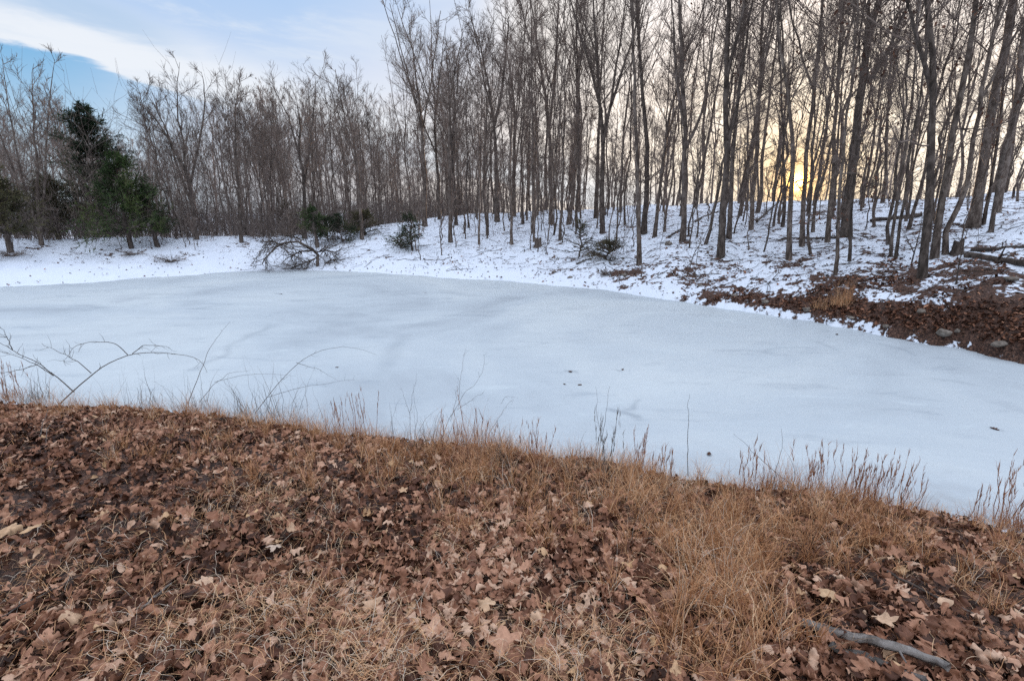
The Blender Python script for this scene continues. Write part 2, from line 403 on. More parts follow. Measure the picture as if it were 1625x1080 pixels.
# ------------------------------------------------------------------ tubes and growth
def tubes(P, R, k):
    """P (B,N,3) R (B,N) -> verts, quads"""
    B, N, _ = P.shape
    T = np.empty_like(P); T[:, 1:-1] = P[:, 2:] - P[:, :-2]; T[:, 0] = P[:, 1] - P[:, 0]; T[:, -1] = P[:, -1] - P[:, -2]
    T /= np.linalg.norm(T, axis=-1, keepdims=True) + 1e-9
    ref = np.where(np.abs(T[:, :1, 2:3]) > .8, np.array([1., 0, 0]), np.array([0, 0, 1.])) + 0 * T
    U = np.cross(T, ref); U /= np.linalg.norm(U, axis=-1, keepdims=True) + 1e-9
    V = np.cross(T, U)
    a = np.arange(k) * 2 * np.pi / k
    ring = U[:, :, None] * np.cos(a)[None, None, :, None] + V[:, :, None] * np.sin(a)[None, None, :, None]
    v = P[:, :, None] + ring * (R[:, :, None, None] if R.ndim == 2 else R[..., None])
    i = np.arange(B * N * k).reshape(B, N, k); j = np.roll(i, -1, axis=2)
    q = np.stack([i[:, :-1], j[:, :-1], j[:, 1:], i[:, 1:]], -1).reshape(-1, 4)
    return v.reshape(-1, 3), q
class Acc:
    def __init__(s): s.v = []; s.q = []; s.n = 0; s.a = []
    def add(s, v, q, a=None):
        s.v.append(v); s.q.append(q + s.n); s.n += len(v)
        s.a.append(np.zeros(len(v)) if a is None else a)
    def mesh(s, name, mat, smooth=True, attr=None):
        return make_mesh(name, np.concatenate(s.v), s.q, mat, smooth, {attr: np.concatenate(s.a)} if attr else None)

def samp(P, R, bi, t):
    N = P.shape[1]; f = t * (N - 1); i = np.clip(f.astype(int), 0, N - 2); w = (f - i)[:, None]
    p = P[bi, i] * (1 - w) + P[bi, i + 1] * w
    T = P[bi, i + 1] - P[bi, i]; T = T / (np.linalg.norm(T, axis=1, keepdims=True) + 1e-9)
    r = R[bi, i] * (1 - w[:, 0]) + R[bi, i + 1] * w[:, 0]
    return p, T, r
def kids(rng, P, R, cnt, tr, angr, lenf, npts, up, wob, rr, rcap, rmin, tpow=1.0):
    B = P.shape[0]; bi = np.repeat(np.arange(B), cnt)
    t = tr[0] + (tr[1] - tr[0]) * rng.random(len(bi)) ** tpow
    p, T, r = samp(P, R, bi, t)
    plen = np.linalg.norm(P[:, -1] - P[:, 0], axis=1)[bi]
    rv = rng.normal(size=(len(bi), 3)); perp = rv - (rv * T).sum(1, keepdims=True) * T; perp /= np.linalg.norm(perp, axis=1, keepdims=True) + 1e-9
    a = np.radians(rng.uniform(*angr, len(bi)))[:, None]
    d = T * np.cos(a) + perp * np.sin(a)
    L = (lenf(t, plen) * rng.uniform(.6, 1.15, len(bi)))[:, None, None]
    s = np.linspace(0, 1, npts)[None, :, None]
    w = np.cumsum(rng.normal(size=(len(bi), npts, 3)), axis=1) * wob; w -= w[:, :1]
    C = p[:, None] + L * (d[:, None] * s + np.array([0, 0, 1.]) * up * s * s + w / npts ** .5)
    r0 = np.clip(r * rr, rmin, rcap)
    RR = r0[:, None] * (1 - .75 * np.linspace(0, 1, npts)[None]) + rmin * .25
    return C, RR

def grow(seed, H, r0, cs=.45, forks=1, fork_t=(.3, .6), n1=14, n2=8, n3=6, spread=1.0, path=None, npts=16, low=4, fine=1.0, wob=.05, flare=True, levels=3, fork_ang=(9, 20), leader_paths=None, tw=1.0, l1=.36):
    """a bare broadleaved tree standing at the origin: returns trunk (P,R list) and crown (P,R list)"""
    rng = np.random.default_rng(seed)
    s = np.linspace(0, 1, npts)
    if path is None:
        w = np.cumsum(rng.normal(size=(npts, 2)), axis=0) * wob; w -= w[0]
        lean = rng.normal(size=2) * .035 * H
        P0 = np.stack([w[:, 0] + lean[0] * s, w[:, 1] + lean[1] * s, s * H], -1)
    else:
        path = np.array(path, float); z = s * path[-1, 2]
        P0 = np.stack([np.interp(z, path[:, 2], path[:, 0]), np.interp(z, path[:, 2], path[:, 1]), z], -1)
        P0[:, 0] += (fbm(z * 1.3, z * 0 + seed, seed, 3) - .5) * .12 * (s > .02) ; P0[:, 1] += (fbm(z * 1.1, z * 0 + seed + 9, seed, 3) - .5) * .5 * s
        H = path[-1, 2]
    Rad = r0 * (1 - s) ** .85 * (1 - .3 * s) + .006
    if flare:
        Rad[0] *= 1.35
    P0 = P0[None]; R0 = Rad[None]
    P0[0, 0, 2] -= .25
    mainsP = [P0]; mainsR = [R0]
    if leader_paths:
        for lp, rr in leader_paths:
            lp = np.array(lp, float); ss = np.linspace(0, 1, 12); cum = np.linspace(0, 1, len(lp))
            LP = np.stack([np.interp(ss, cum, lp[:, k]) for k in range(3)], -1)
            LP[:, 0] += (fbm(ss * 7, ss * 0 + seed, seed + 3, 3) - .5) * .25 * ss
            mainsP.append(LP[None]); mainsR.append((rr * (1 - ss) ** .9 + .006)[None])
    if forks > 0:
        C, R = kids(rng, P0, R0, forks, fork_t, fork_ang, lambda t, pl: (1 - t) * H * .95, 12, .12, .02, .62, r0 * .62, .015)
        mainsP += [C]; mainsR += [R]
    allP = []; allR = []
    for mp, mr in zip(mainsP, mainsR):
        lead = mp is P0
        tr = (cs, .99) if lead else (.15, .99)
        n = n1 if lead else max(4, int(n1 * .7))
        C, R = kids(rng, mp, mr, n, tr, (24, 58), lambda t, pl: spread * (H * l1) * (1.08 - t) ** .75 * .66 + .5, 9, .14, .025, .38, .030, .0095 * tw)
        allP.append(C); allR.append(R)
    if low and path is not None or low:
        C, R = kids(rng, P0, R0, low, (.12, cs + .1), (50, 90), lambda t, pl: spread * H * .11 + 0 * t, 9, .1, .06, .3, .02, .007 * tw)
        allP.append(C); allR.append(R)
    L1P = np.concatenate(allP); L1R = np.concatenate(allR)
    crown = [(L1P, L1R, 4)]
    L2P, L2R = kids(rng, L1P, L1R, n2, (.15, 1), (18, 45), lambda t, pl: pl * .5 * (1.15 - t) ** .6, 6, .16, .045, .55, .015, .0068 * tw)
    crown.append((L2P, L2R, 3))
    if levels > 2:
        L3P, L3R = kids(rng, L2P, L2R, n3, (.1, 1), (18, 45), lambda t, pl: pl * .7 * (1.2 - t) ** .5 + .1, 4, .06, .03, .6, .009, .0052 * tw)
        crown.append((L3P, L3R, 3))
        tipsP = L3P
    else: tipsP = L2P
    trunk = [(p, r) for p, r in zip(mainsP, mainsR)]
    return trunk, crown, tipsP, rng
def trunk_mesh(name, trunk, mat, k=10):
    A = Acc()
    for p, r in trunk:
        v, q = tubes(p, r, k); A.add(v, q)
    return A.mesh(name, mat)
def crown_mesh(name, crown, mat):
    A = Acc()
    for p, r, k in crown:
        v, q = tubes(p, r, k); A.add(v, q)
    return A.mesh(name, mat, False)
def leaf_quads(rng, pos, size):
    n = len(pos); a = rng.normal(size=(n, 3)); a /= np.linalg.norm(a, axis=1, keepdims=True); a[:, 2] -= .5
    b = np.cross(a, rng.normal(size=(n, 3))); b /= np.linalg.norm(b, axis=1, keepdims=True) + 1e-9
    s = (size * rng.uniform(.6, 1.3, n))[:, None]
    c = np.cross(a, b) * .3
    v = np.stack([pos, pos + (a * .5 + b * .35) * s, pos + (a + c) * s, pos + (a * .5 - b * .35) * s], 1)
    return v.reshape(-1, 3), np.arange(4 * n).reshape(n, 4), np.repeat(rng.random(n), 4)

def build_tree(name, args, mats=(None, None), leaves=0, lsize=.09):
    """one tree standing at the origin: Empty > trunk, crown (> dry leaves)"""
    trunk, crown, tips, rng = grow(**args)
    root = bpy.data.objects.new(name, None); COL.objects.link(root); root.empty_display_size = .3
    link('trunk', trunk_mesh('trunk', trunk, mats[0] or M_BARK), root)
    link('crown', crown_mesh('crown', crown, mats[1] or M_TWIG), root)
    if leaves:
        fl = tips.reshape(-1, 3)
        cl = fl[rng.integers(0, len(fl), max(3, leaves // 9))]
        idx = rng.integers(0, len(cl), leaves); near = cl[idx] + rng.normal(size=(leaves, 3)) * .22
        v, q, a = leaf_quads(rng, near, lsize)
        link('clinging_leaves', make_mesh('clinging_leaves', v, [q], M_CLEAF, False, {'tint': a}), root)
    return root
CH = {}
for_ch = lambda o: [c for c in COL.objects if c.parent == o]
def copy_thing(o, name=None):
    c = o.copy(); COL.objects.link(c)
    if o.name not in CH: CH[o.name] = for_ch(o)
    for ch in CH[o.name]:
        d = ch.copy(); COL.objects.link(d); d.parent = c
    return c
class Proto:
    """first use hands out the original, later uses hand out copies"""
    def __init__(s, root, H): s.root = root; s.H = H; s.used = False
    def get(s):
        if not s.used: s.used = True; CH[s.root.name] = for_ch(s.root); return s.root
        return copy_thing(s.root)

# ------------------------------------------------------------------ the prominent trees, traced at their own distance
def path_from(px_path, base, up_to=None):
    """bends of a trunk as seen, carried to the trunk's own distance"""
    out = []
    n = np.array([base[0], base[1], 0]); n /= np.linalg.norm(n)
    for px, py in px_path:
        d = ray(px, py); k = (base @ n) / (d @ n)
        p = d * k + np.array([0, 0, EYE]); out.append(p - base)
    out[0] = np.array([0, 0, 0.])
    a = out[-1]
    if up_to and a[2] < up_to:
        b = out[-2]; dd = (a - b) / max(a[2] - b[2], .1); out.append(a + dd * (up_to - a[2]))
    return out
# (trunk bends, thickness in photo px, height m, extra fork count, leaf count, dark bark, crown start, label)
BIG = [
 ([(1465, 440), (1471, 339), (1477, 259), (1480, 130), (1474, 60), (1470, 0)], 17, 12.5, 1, 260, 1, .38, "dark trunk lowest on the right slope, standing on a mound of brown leaves", [[(1480, 150), (1462, 85), (1450, 40), (1436, 0)]]),
 ([(1484, 410), (1492, 330), (1503, 259), (1521, 167), (1540, 74), (1549, 0)], 15, 13.5, 1, 120, 0, .45, "thick grey trunk leaning right, rising just behind the dark trunk on the leaf mound", []),
 ([(1503, 404), (1500, 372), (1509, 345), (1527, 318), (1537, 280), (1547, 222), (1566, 120), (1580, 30)], 11, 10, 2, 90, 0, .4, "grey trunk with a strong S bend at its foot beside the small cut stump", []),
 ([(1545, 360), (1553, 300), (1558, 259), (1577, 148), (1599, 55), (1610, 0)], 22, 15, 1, 150, 0, .45, "thickest grey trunk near the right edge, leaning right, with flared mossy foot", []),
 ([(1582, 338), (1590, 290), (1599, 240), (1617, 130), (1628, 55), (1636, 0)], 14, 15, 1, 0, 0, .5, "stout grey trunk between the thickest leaning trunk and the right edge of the wood", []),
 ([(1561, 357), (1570, 310), (1580, 240), (1590, 170)], 7, 9, 1, 0, 0, .5, "slim grey trunk close against the right side of the thickest leaning trunk", []),
 ([(1344, 376), (1347, 320), (1351, 259), (1362, 185), (1371, 92), (1384, 30), (1395, 0)], 20, 14.5, 0, 420, 1, .42, "big dark rough trunk rising right of the setting sun, forking high up", [[(1376, 130), (1392, 110), (1415, 70), (1440, 0)], [(1374, 70), (1378, 40), (1380, 0)]]),
 ([(1314, 384), (1318, 318), (1325, 270), (1325, 222), (1330, 111), (1334, 40)], 9, 12, 2, 60, 0, .4, "straight grey trunk between the setting sun and the big dark rough trunk", []),
 ([(1326, 437), (1329, 369), (1332, 310), (1338, 230), (1350, 120)], 7, 9, 1, 120, 0, .35, "slim pale stem on bare leaves in front of the big dark rough trunk", []),
 ([(1349, 416), (1352, 340), (1358, 270), (1361, 200)], 6, 7, 1, 140, 1, .3, "thin dark stem just in front of the foot of the big dark rough trunk", []),
 ([(1253, 413), (1256, 324), (1258, 260), (1254, 185), (1240, 90), (1232, 0)], 10, 11, 2, 60, 0, .35, "grey-brown trunk standing right in line below the glow of the setting sun", []),
 ([(1274, 390), (1277, 324), (1280, 259), (1288, 167), (1299, 74), (1305, 0)], 9, 13, 1, 0, 0, .42, "slender trunk immediately right of the setting sun", []),
 ([(1290, 403), (1281, 378), (1282, 340), (1287, 304), (1290, 240), (1296, 160)], 5, 7, 1, 60, 0, .3, "thin curved stem with a bowed foot, right of the slender trunk beside the sun", []),
 ([(1242, 360), (1245, 320), (1243, 250), (1238, 150)], 6, 10, 1, 0, 1, .4, "thin dark trunk just left of the setting sun, higher on the slope", []),
 ([(1415, 407), (1419, 360), (1426, 315), (1440, 230), (1448, 130), (1452, 50)], 6, 10, 1, 150, 0, .4, "left stem of the slim pair sharing a leafy foot between the two dark trunks", []),
 ([(1422, 410), (1428, 360), (1435, 310), (1446, 220), (1462, 120)], 6, 9, 1, 80, 0, .4, "right stem of the slim pair sharing a leafy foot between the two dark trunks", []),
 ([(1144, 408), (1149, 329), (1154, 259), (1152, 148), (1154, 60), (1156, 0)], 13, 14.5, 2, 200, 1, .4, "tallest dark trunk low on the middle slope, its foot in a ring of leaves", [[(1153, 230), (1168, 180), (1180, 100), (1192, 20)]]),
 ([(1157, 378), (1159, 320), (1163, 250), (1172, 150), (1180, 60)], 9, 12, 1, 60, 1, .42, "darker trunk half hidden behind the tallest dark trunk of the middle slope", []),
 ([(1015, 421), (1014, 350), (1014, 280), (1010, 200), (1006, 100), (1002, 0)], 9, 12.5, 1, 60, 0, .45, "straight trunk nearest the ice beside the low green shrub on the slope", []),
 ([(1022, 371), (1026, 310), (1028, 240), (1020, 140), (1014, 40)], 10, 14, 2, 0, 1, .4, "dark trunk directly behind the straight trunk nearest the green shrub", []),
 ([(1083, 383), (1085, 320), (1087, 222), (1084, 130), (1080, 40), (1078, 0)], 10, 14, 0, 60, 1, .42, "dark trunk with a heavy limb bending out to its right at mid height", [[(1088, 235), (1100, 210), (1117, 170), (1128, 110), (1140, 30)], [(1086, 200), (1075, 140), (1070, 60), (1068, 0)]]),
 ([(1192, 365), (1195, 310), (1200, 240), (1205, 140)], 8, 12, 2, 0, 0, .4, "pale trunk midway between the tallest dark trunk and the setting sun", []),
 ([(956, 371), (956, 300), (957, 222), (950, 150), (944, 60), (942, 0)], 9, 14, 1, 0, 1, .35, "dark trunk whose crown opens like a fan over the middle of the slope", [[(957, 230), (968, 170), (980, 90), (992, 10)], [(955, 180), (938, 110), (915, 40), (905, 0)], [(957, 210), (975, 150), (998, 80), (1015, 20)]]),
 ([(946, 346), (948, 290), (950, 200), (955, 100)], 8, 13, 1, 0, 0, .45, "paler trunk just left of the dark fan-crowned tree, further up the slope", []),
 ([(902, 356), (910, 300), (914, 240), (916, 150), (915, 80)], 9, 13, 2, 0, 0, .4, "grey trunk leaning right at its foot, on the crest left of the fan-crowned tree", []),
 ([(875, 356), (874, 290), (872, 222), (862, 130), (850, 60), (842, 0)], 9, 14, 1, 0, 0, .45, "grey trunk whose top sweeps left, on the crest above the brown stump", [[(872, 200), (880, 130), (884, 60), (886, 0)]]),
 ([(846, 370), (846, 300), (845, 200), (843, 100), (842, 0)], 7, 14, 1, 0, 0, .5, "tall straight slim trunk on the slope just above the brown stump", []),
 ([(815, 344), (816, 260), (816, 170), (808, 100), (800, 50)], 8, 13.5, 2, 0, 0, .4, "trunk on the crest, the second big one left of the brown stump", []),
 ([(789, 352), (788, 280), (784, 200), (775, 130), (762, 70), (745, 25)], 10, 13, 1, 0, 1, .4, "dark trunk on the crest with limbs sweeping up to the left against the sky", [[(784, 200), (796, 150), (803, 90), (806, 40)]]),
 ([(715, 385), (714, 320), (712, 240), (716, 150), (730, 70)], 8, 12.5, 1, 0, 0, .45, "pale grey trunk low on the slope, next to the right of the small cedar", []),
 ([(724, 357), (720, 290), (716, 220), (712, 140)], 6, 10.5, 1, 0, 1, .45, "dark slim trunk leaning left just behind the pale grey trunk near the cedar", []),
 ([(674, 359), (674, 300), (672, 230), (664, 150), (655, 80), (648, 30)], 9, 12.5, 2, 0, 0, .4, "tall trunk standing right behind the small cedar on the shore slope", []),
 ([(698, 348), (695, 280), (690, 190), (700, 100), (706, 50)], 7, 12.5, 2, 0, 0, .4, "grey trunk on the skyline between the small cedar and the leaning dark one", []),
 ([(65, 389), (62, 330), (56, 250), (54, 170), (50, 100)], 9, 9.5, 0, 0, 0, .12, "pale many-stemmed tree at the far left with fine upswept branches above the bank", [[(64, 375), (40, 300), (18, 200), (4, 90)], [(66, 370), (72, 260), (78, 160), (88, 95)], [(63, 360), (30, 290), (-6, 200), (-20, 120)]]),
 ([(313, 380), (306, 330), (296, 270), (285, 200), (283, 130), (287, 100)], 8, 9.5, 0, 0, 1, .2, "broad dark tree left of the fallen branch, limbs fanning far out to the left", [[(306, 330), (280, 260), (258, 190), (230, 140)], [(298, 280), (268, 220), (240, 180), (218, 160)], [(300, 300), (318, 220), (326, 150), (322, 110)]]),
 ([(383, 385), (380, 330), (376, 260), (372, 190), (380, 130)], 7, 9, 1, 0, 0, .3, "grey trunk with a leafy foot on the bank left of the fallen branch", []),
 ([(483, 378), (484, 320), (482, 285), (474, 240), (458, 190), (440, 150)], 9, 8.5, 0, 0, 1, .3, "dark tree splitting low into two wide limbs, right above the fallen branch", [[(483, 290), (490, 240), (496, 190), (500, 140)], [(474, 245), (476, 200), (470, 160)]]),
 ([(574, 380), (572, 320), (566, 250), (555, 190), (545, 140)], 7, 9, 2, 0, 0, .4, "grey trunk at the right end of the dark green thicket on the bank", []),
]
def world_width(px, base):
    r = math.hypot(base[0], base[1]); return px * base[1] ** 2 / (r * FPX)
def world_height(px, base): return px * base[1] / FPX
# skyline: tangent of the elevation that treetops reach, by azimuth
sky_px = [(0, 150), (40, 95), (90, 130), (130, 190), (200, 205), (250, 120), (300, 98), (400, 122), (500, 125), (570, 112), (610, 65), (650, 15), (740, 15), (800, -10), (900, -60), (1200, -150), (1625, -200)]
SKY = []
for p in sky_px:
    d = ray(*p); SKY.append((math.degrees(math.atan2(d[0], d[1])), d[2] / math.hypot(d[0], d[1])))
SKY = np.array(SKY)
def cap_height(x, y, zg):
    t = math.degrees(math.atan2(x, y)); return EYE + math.hypot(x, y) * float(np.interp(t, SKY[:, 0], SKY[:, 1])) - zg

tree_spots = []
for i, (pp, wpx, Ht, fk, lv, dark, cs, lab, leaders) in enumerate(BIG):
    base = hit(*pp[0])
    if pp[0][0] < 860: Ht = min(Ht, cap_height(base[0], base[1], base[2]) * .97)
    path = path_from(pp, base, Ht)
    lps = []
    for lp in leaders:
        P = path_from([pp[0]] + lp, base)[1:]
        a, b = P[-1], P[-2]; dd = unit(a - b); zt = Ht * .93
        if a[2] < zt and dd[2] > .2 and lp[-1][1] < 50: P.append(a + dd * min((zt - a[2]) / dd[2], 4))
        nz = np.linspace(0, 1, len(P)); ysh = ((i * 37) % 7 - 3) * .25
        n = unit(np.array([base[0], base[1], 0.])); P = [p + n * ysh * s for p, s in zip(P, nz)]
        lps.append((P, world_width(wpx, base) * .5 * .5))
    r0 = world_width(wpx, base) * (.42 if base[0] < -5 else .40 if base[0] < 6 else .43)
    nearby = math.hypot(base[0], base[1]) < 24
    o = build_tree('bare_tree', dict(seed=100 + i, H=Ht, r0=r0, cs=cs, forks=fk, path=path, leader_paths=lps, n1=(14 if nearby else 18) if len(lps) < 2 else 12, n2=6, n3=3, low=5, npts=20,
                                     spread=.9 if dark else .8, tw=.8 if nearby else 1.0), (M_DBARK if dark else M_BARK, M_TWIG), leaves=lv, lsize=.085)
    o.location = tuple(base); tree_spots.append((base[0], base[1], 1.0))
    tag(o, lab, 'tree', 'tall bare trees around the pond')

# ------------------------------------------------------------------ filler trees in the wood: prototypes and copies
protos = {}
rngT = np.random.default_rng(7)
protos['straight'] = [Proto(build_tree('bare_tree', dict(seed=s, H=15, r0=.06 + .016 * (s % 3), cs=.42, forks=(s % 2), n1=17, n2=6, n3=3, spread=.78, low=5, wob=.07)), 15) for s in (1, 2, 3, 4, 5)]
protos['forked'] = [Proto(build_tree('bare_tree', dict(seed=s, H=15, r0=.088, cs=.45, forks=3, fork_t=(.25, .6), n1=10, n2=6, n3=3, spread=.85, low=5, wob=.08), leaves=40 if s == 12 else 0), 15) for s in (11, 12, 13, 14, 15)]
protos['slim'] = [Proto(build_tree('slim_tree', dict(seed=s, H=9, r0=.05, cs=.35, forks=1, n1=12, n2=6, n3=3, spread=.65, low=5, wob=.07)), 9) for s in (21, 22, 23, 24)]
protos['sapling'] = [Proto(build_tree('sapling', dict(seed=s, H=3.6, r0=.022, cs=.3, forks=1, n1=7, n2=4, n3=0, levels=2, spread=.7, low=2, wob=.05, flare=False), leaves=(24 if s % 2 else 0), lsize=.07), 3.6) for s in (31, 32, 33, 34)]

def sector(t):
    return ('around the dark evergreens' if t < -32 else
            'above the fallen branch' if t < -19 else
            'above the small cedar' if t < -7 else
            'above the brown stump' if t < 8 else
            'left of the tallest dark trunk' if t < 20 else
            'around the setting sun' if t < 33 else
            'beyond the leaning thick trunks')
def crest_r(t): return float(np.interp(t, CR[:, 0], CR[:, 1]))
sun_t = math.degrees(SUN_AZ)
def try_spot(x, y, mind):
    for (a, b, m) in tree_spots:
        if (a - x) ** 2 + (b - y) ** 2 < max(mind, m * mind) ** 2: return False
    return True
def scatter(kind, n, trange, rfun, hr, mind, group, lab, cat, tpow=1.0):
    k = 0; tries = 0; out = []
    while k < n and tries < n * 60:
        tries += 1
        t = trange[0] + (trange[1] - trange[0]) * rngT.random() ** tpow; r = rfun(t)
        x, y = r * math.sin(math.radians(t)), r * math.cos(math.radians(t))
        if not try_spot(x, y, mind) or abs(t - sun_t) < .9 or (t < -34 and r < crest_r(t) + 8 and kind != 'sapling'): continue
        zg = H1(x, y); cap = cap_height(x, y, zg)
        h = min(rngT.uniform(*hr), cap * rngT.uniform(.8, 1.0))
        if h < 2 and kind != 'sapling': continue
        pr = protos[kind][int(rngT.integers(len(protos[kind])))]
        o = pr.get(); s = h / pr.H; wv = rngT.uniform(.85, 1.25)
        o.location = (x, y, zg); o.rotation_euler = (rngT.normal() * .02, rngT.normal() * .02, rngT.uniform(0, 6.28)); o.scale = (s * wv, s * wv, s)
        tree_spots.append((x, y, 1.0)); k += 1
        L = lab(t, r); tag(o, L[0], cat, L[1] if len(L) > 1 else group)
        out.append((o, t, r))
    return out
def lab_back(word):
    def f(t, r):
        s = sector(t)
        return (f"{word} bare tree in the wood {s}", f"{word} bare trees in the wood {s}")
    return f
def r_back(lo, hi):
    def f(t):
        c = crest_r(t); return c + lo + (hi - lo) * rngT.random() ** .8
    return f
def r_slope(t):
    a, c = float(Rs(t)), crest_r(t); return a + (c - a) * rngT.uniform(np.interp(t, [-10, 20, 45], [.35, .22, .22]), 1.0)
def lab_slope(word):
    def f(t, r):
        s = sector(t)
        return (f"{word} bare tree standing in the snow {s}", f"{word} bare trees in the snow {s}")
    return f
A = scatter('straight', 28, (-6, 42), r_slope, (11, 16), 1.5, None, lab_slope('tall straight'), 'tree')
A += scatter('forked', 12, (-6, 42), r_slope, (11, 16), 1.5, None, lab_slope('tall forked'), 'tree')
A += scatter('slim', 62, (-7, 47), r_slope, (4.5, 9), .8, None, lab_slope('slim'), 'tree')
A += scatter('straight', 50, (-50, 50), r_back(0, 22), (11, 17), 1.3, None, lab_back('tall straight'), 'tree')
A += scatter('forked', 42, (-50, 50), r_back(0, 22), (10, 17), 1.5, None, lab_back('tall forked'), 'tree')
A += scatter('slim', 78, (-50, 8), r_back(-.5, 12), (5, 9), .9, None, lab_back('slim'), 'tree')
# small saplings on the slope and along the bank
def r_sap(t):
    a, c = float(Rs(t)), crest_r(t); return a + (c - a) * rngT.uniform(.15, .95)
def lab_sap(t, r):
    s = sector(t)
    return (f"small bare sapling sticking out of the snow {s}", f"bare saplings in the snow {s}")
scatter('sapling', 100, (-12, 47), r_sap, (1.2, 4.2), .35, None, lab_sap, 'sapling')
scatter('sapling', 16, (-48, -12), lambda t: crest_r(t) - rngT.uniform(0, 2.5), (.8, 2.6), .35, None, lab_sap, 'sapling')

# the far wood beyond, uncountable
def far_wood():
    T = Acc()
    rng = np.random.default_rng(99)
    models = []
    for s in range(6):
        trunk, crown, tips, _ = grow(seed=300 + s, H=14, r0=.13, cs=.35, forks=2, n1=14, n2=7, n3=4, spread=.7, low=6, wob=.09, npts=9, tw=1.5)
        A_ = Acc()
        for p, r in trunk: A_.add(*tubes(p, r, 4))
        for p, r, k in crown: A_.add(*tubes(p[:, ::(2 if p.shape[1] > 5 else 1)], r[:, ::(2 if p.shape[1] > 5 else 1)], 3))
        models.append((np.concatenate(A_.v), np.concatenate(A_.q)))
    n = 0
    while n < 140:
        t = rng.uniform(-52, 52)
        if rng.random() > np.interp(t, [-50, -15, 5, 20, 50], [1, 1, .45, .2, .25]): continue
        r = crest_r(t) + rng.uniform(22, 62); x, y = r * math.sin(math.radians(t)), r * math.cos(math.radians(t))
        if abs(t - sun_t) < 1.0: continue
        zg = H1(x, y); h = min(rng.uniform(10, 16), cap_height(x, y, zg) * rng.uniform(.75, .95))
        v, q = models[int(rng.integers(6))]; a = rng.uniform(0, 6.28); s = h / 14
        vv = v * s; ca, sa = math.cos(a), math.sin(a)
        vv = np.stack([vv[:, 0] * ca - vv[:, 1] * sa + x, vv[:, 0] * sa + vv[:, 1] * ca + y, vv[:, 2] + zg], -1)
        T.add(vv, q); n += 1
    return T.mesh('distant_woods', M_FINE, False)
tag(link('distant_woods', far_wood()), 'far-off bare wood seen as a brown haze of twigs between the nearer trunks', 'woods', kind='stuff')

def brush():
    rng = np.random.default_rng(77); n = 5600
    t = rng.uniform(-52, 50, n)
    keep = rng.random(n) < np.interp(t, [-50, -12, 2, 15, 50], [1, 1, .5, .25, .3]); t = t[keep]; n = len(t)
    cr = np.interp(t, CR[:, 0], CR[:, 1]); r = cr + np.where(t < -8, -.6, .5) + rng.random(n) ** 1.3 * 26
    x, y = r * np.sin(np.radians(t)), r * np.cos(np.radians(t)); z = height(x, y)
    L = rng.uniform(.8, np.interp(t, [-15, 5], [5.0, 3.0]), n) * np.where(rng.random(n) < .5, .6, 1.2); lean = rng.normal(size=(n, 2)) * .16
    s = np.linspace(0, 1, 6)[None, :, None]
    d = np.stack([lean[:, 0], lean[:, 1], np.ones(n)], -1)
    w = np.cumsum(rng.normal(size=(n, 6, 3)), 1) * .025; w -= w[:, :1]
    P = np.stack([x, y, z - .05], -1)[:, None] + L[:, None, None] * (d[:, None] * s + w)
    R = rng.uniform(.006, .013, n)[:, None] * (1 - .7 * s[..., 0])
    m = 2600; t2 = rng.uniform(-52, -4, m); r2 = np.interp(t2, CR[:, 0], CR[:, 1]) + .2 + rng.random(m) * 14; x2, y2 = r2 * np.sin(np.radians(t2)), r2 * np.cos(np.radians(t2))
    P2 = np.stack([x2, y2, height(x2, y2) - .05], -1)[:, None] + rng.uniform(.5, 1.7, m)[:, None, None] * (np.stack([rng.normal(size=m) * .3, rng.normal(size=m) * .3, np.ones(m)], -1)[:, None] * s)
    P = np.concatenate([P, P2]); R = np.concatenate([R, np.full((m, 1), .009) * (1 - .7 * s[..., 0])])
    A_ = Acc(); A_.add(*tubes(P, R, 3))
    C, CR_ = kids(rng, P, R, 5, (.2, 1), (25, 60), lambda t_, pl: pl * .4, 4, .15, .06, .7, .01, .006)
    A_.add(*tubes(C, CR_, 3))
    C2, CR2 = kids(rng, C, CR_, 2, (.2, 1), (25, 60), lambda t_, pl: pl * .5, 3, .1, .06, .7, .008, .005)
    A_.add(*tubes(C2, CR2, 3))
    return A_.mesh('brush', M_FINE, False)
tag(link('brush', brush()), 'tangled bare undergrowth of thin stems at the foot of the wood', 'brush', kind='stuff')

def snow_twigs():
    rng = np.random.default_rng(55); n = 1500; t = -20 + 68 * rng.random(n) ** .7
    a = np.interp(t, TFa[:, 0], TFa[:, 1]); c = np.interp(t, CR[:, 0], CR[:, 1]); r = a + .8 + (c + 2 - a) * rng.random(n)
    x, y = r * np.sin(np.radians(t)), r * np.cos(np.radians(t)); az = rng.uniform(0, 6.28, n); L = rng.uniform(.15, 1.1, n)
    s = np.linspace(-.5, .5, 6)[None]; w = np.cumsum(rng.normal(size=(n, 6)), 1) * .05
    X = x[:, None] + np.cos(az)[:, None] * L[:, None] * s - np.sin(az)[:, None] * L[:, None] * w
    Y = y[:, None] + np.sin(az)[:, None] * L[:, None] * s + np.cos(az)[:, None] * L[:, None] * w
    Z = height(X.ravel(), Y.ravel()).reshape(X.shape) + .015 + np.abs(rng.normal(size=(n, 1))) * .03
    P = np.stack([X, Y, Z], -1); A_ = Acc(); A_.add(*tubes(P, rng.uniform(.005, .014, n)[:, None] * np.linspace(1, .5, 6)[None], 3))
    return A_.mesh('fallen_twigs', M_DBARK, False)
tag(link('fallen_twigs', snow_twigs()), 'short dark twigs strewn over the snow of the slope', 'twigs', kind='stuff')

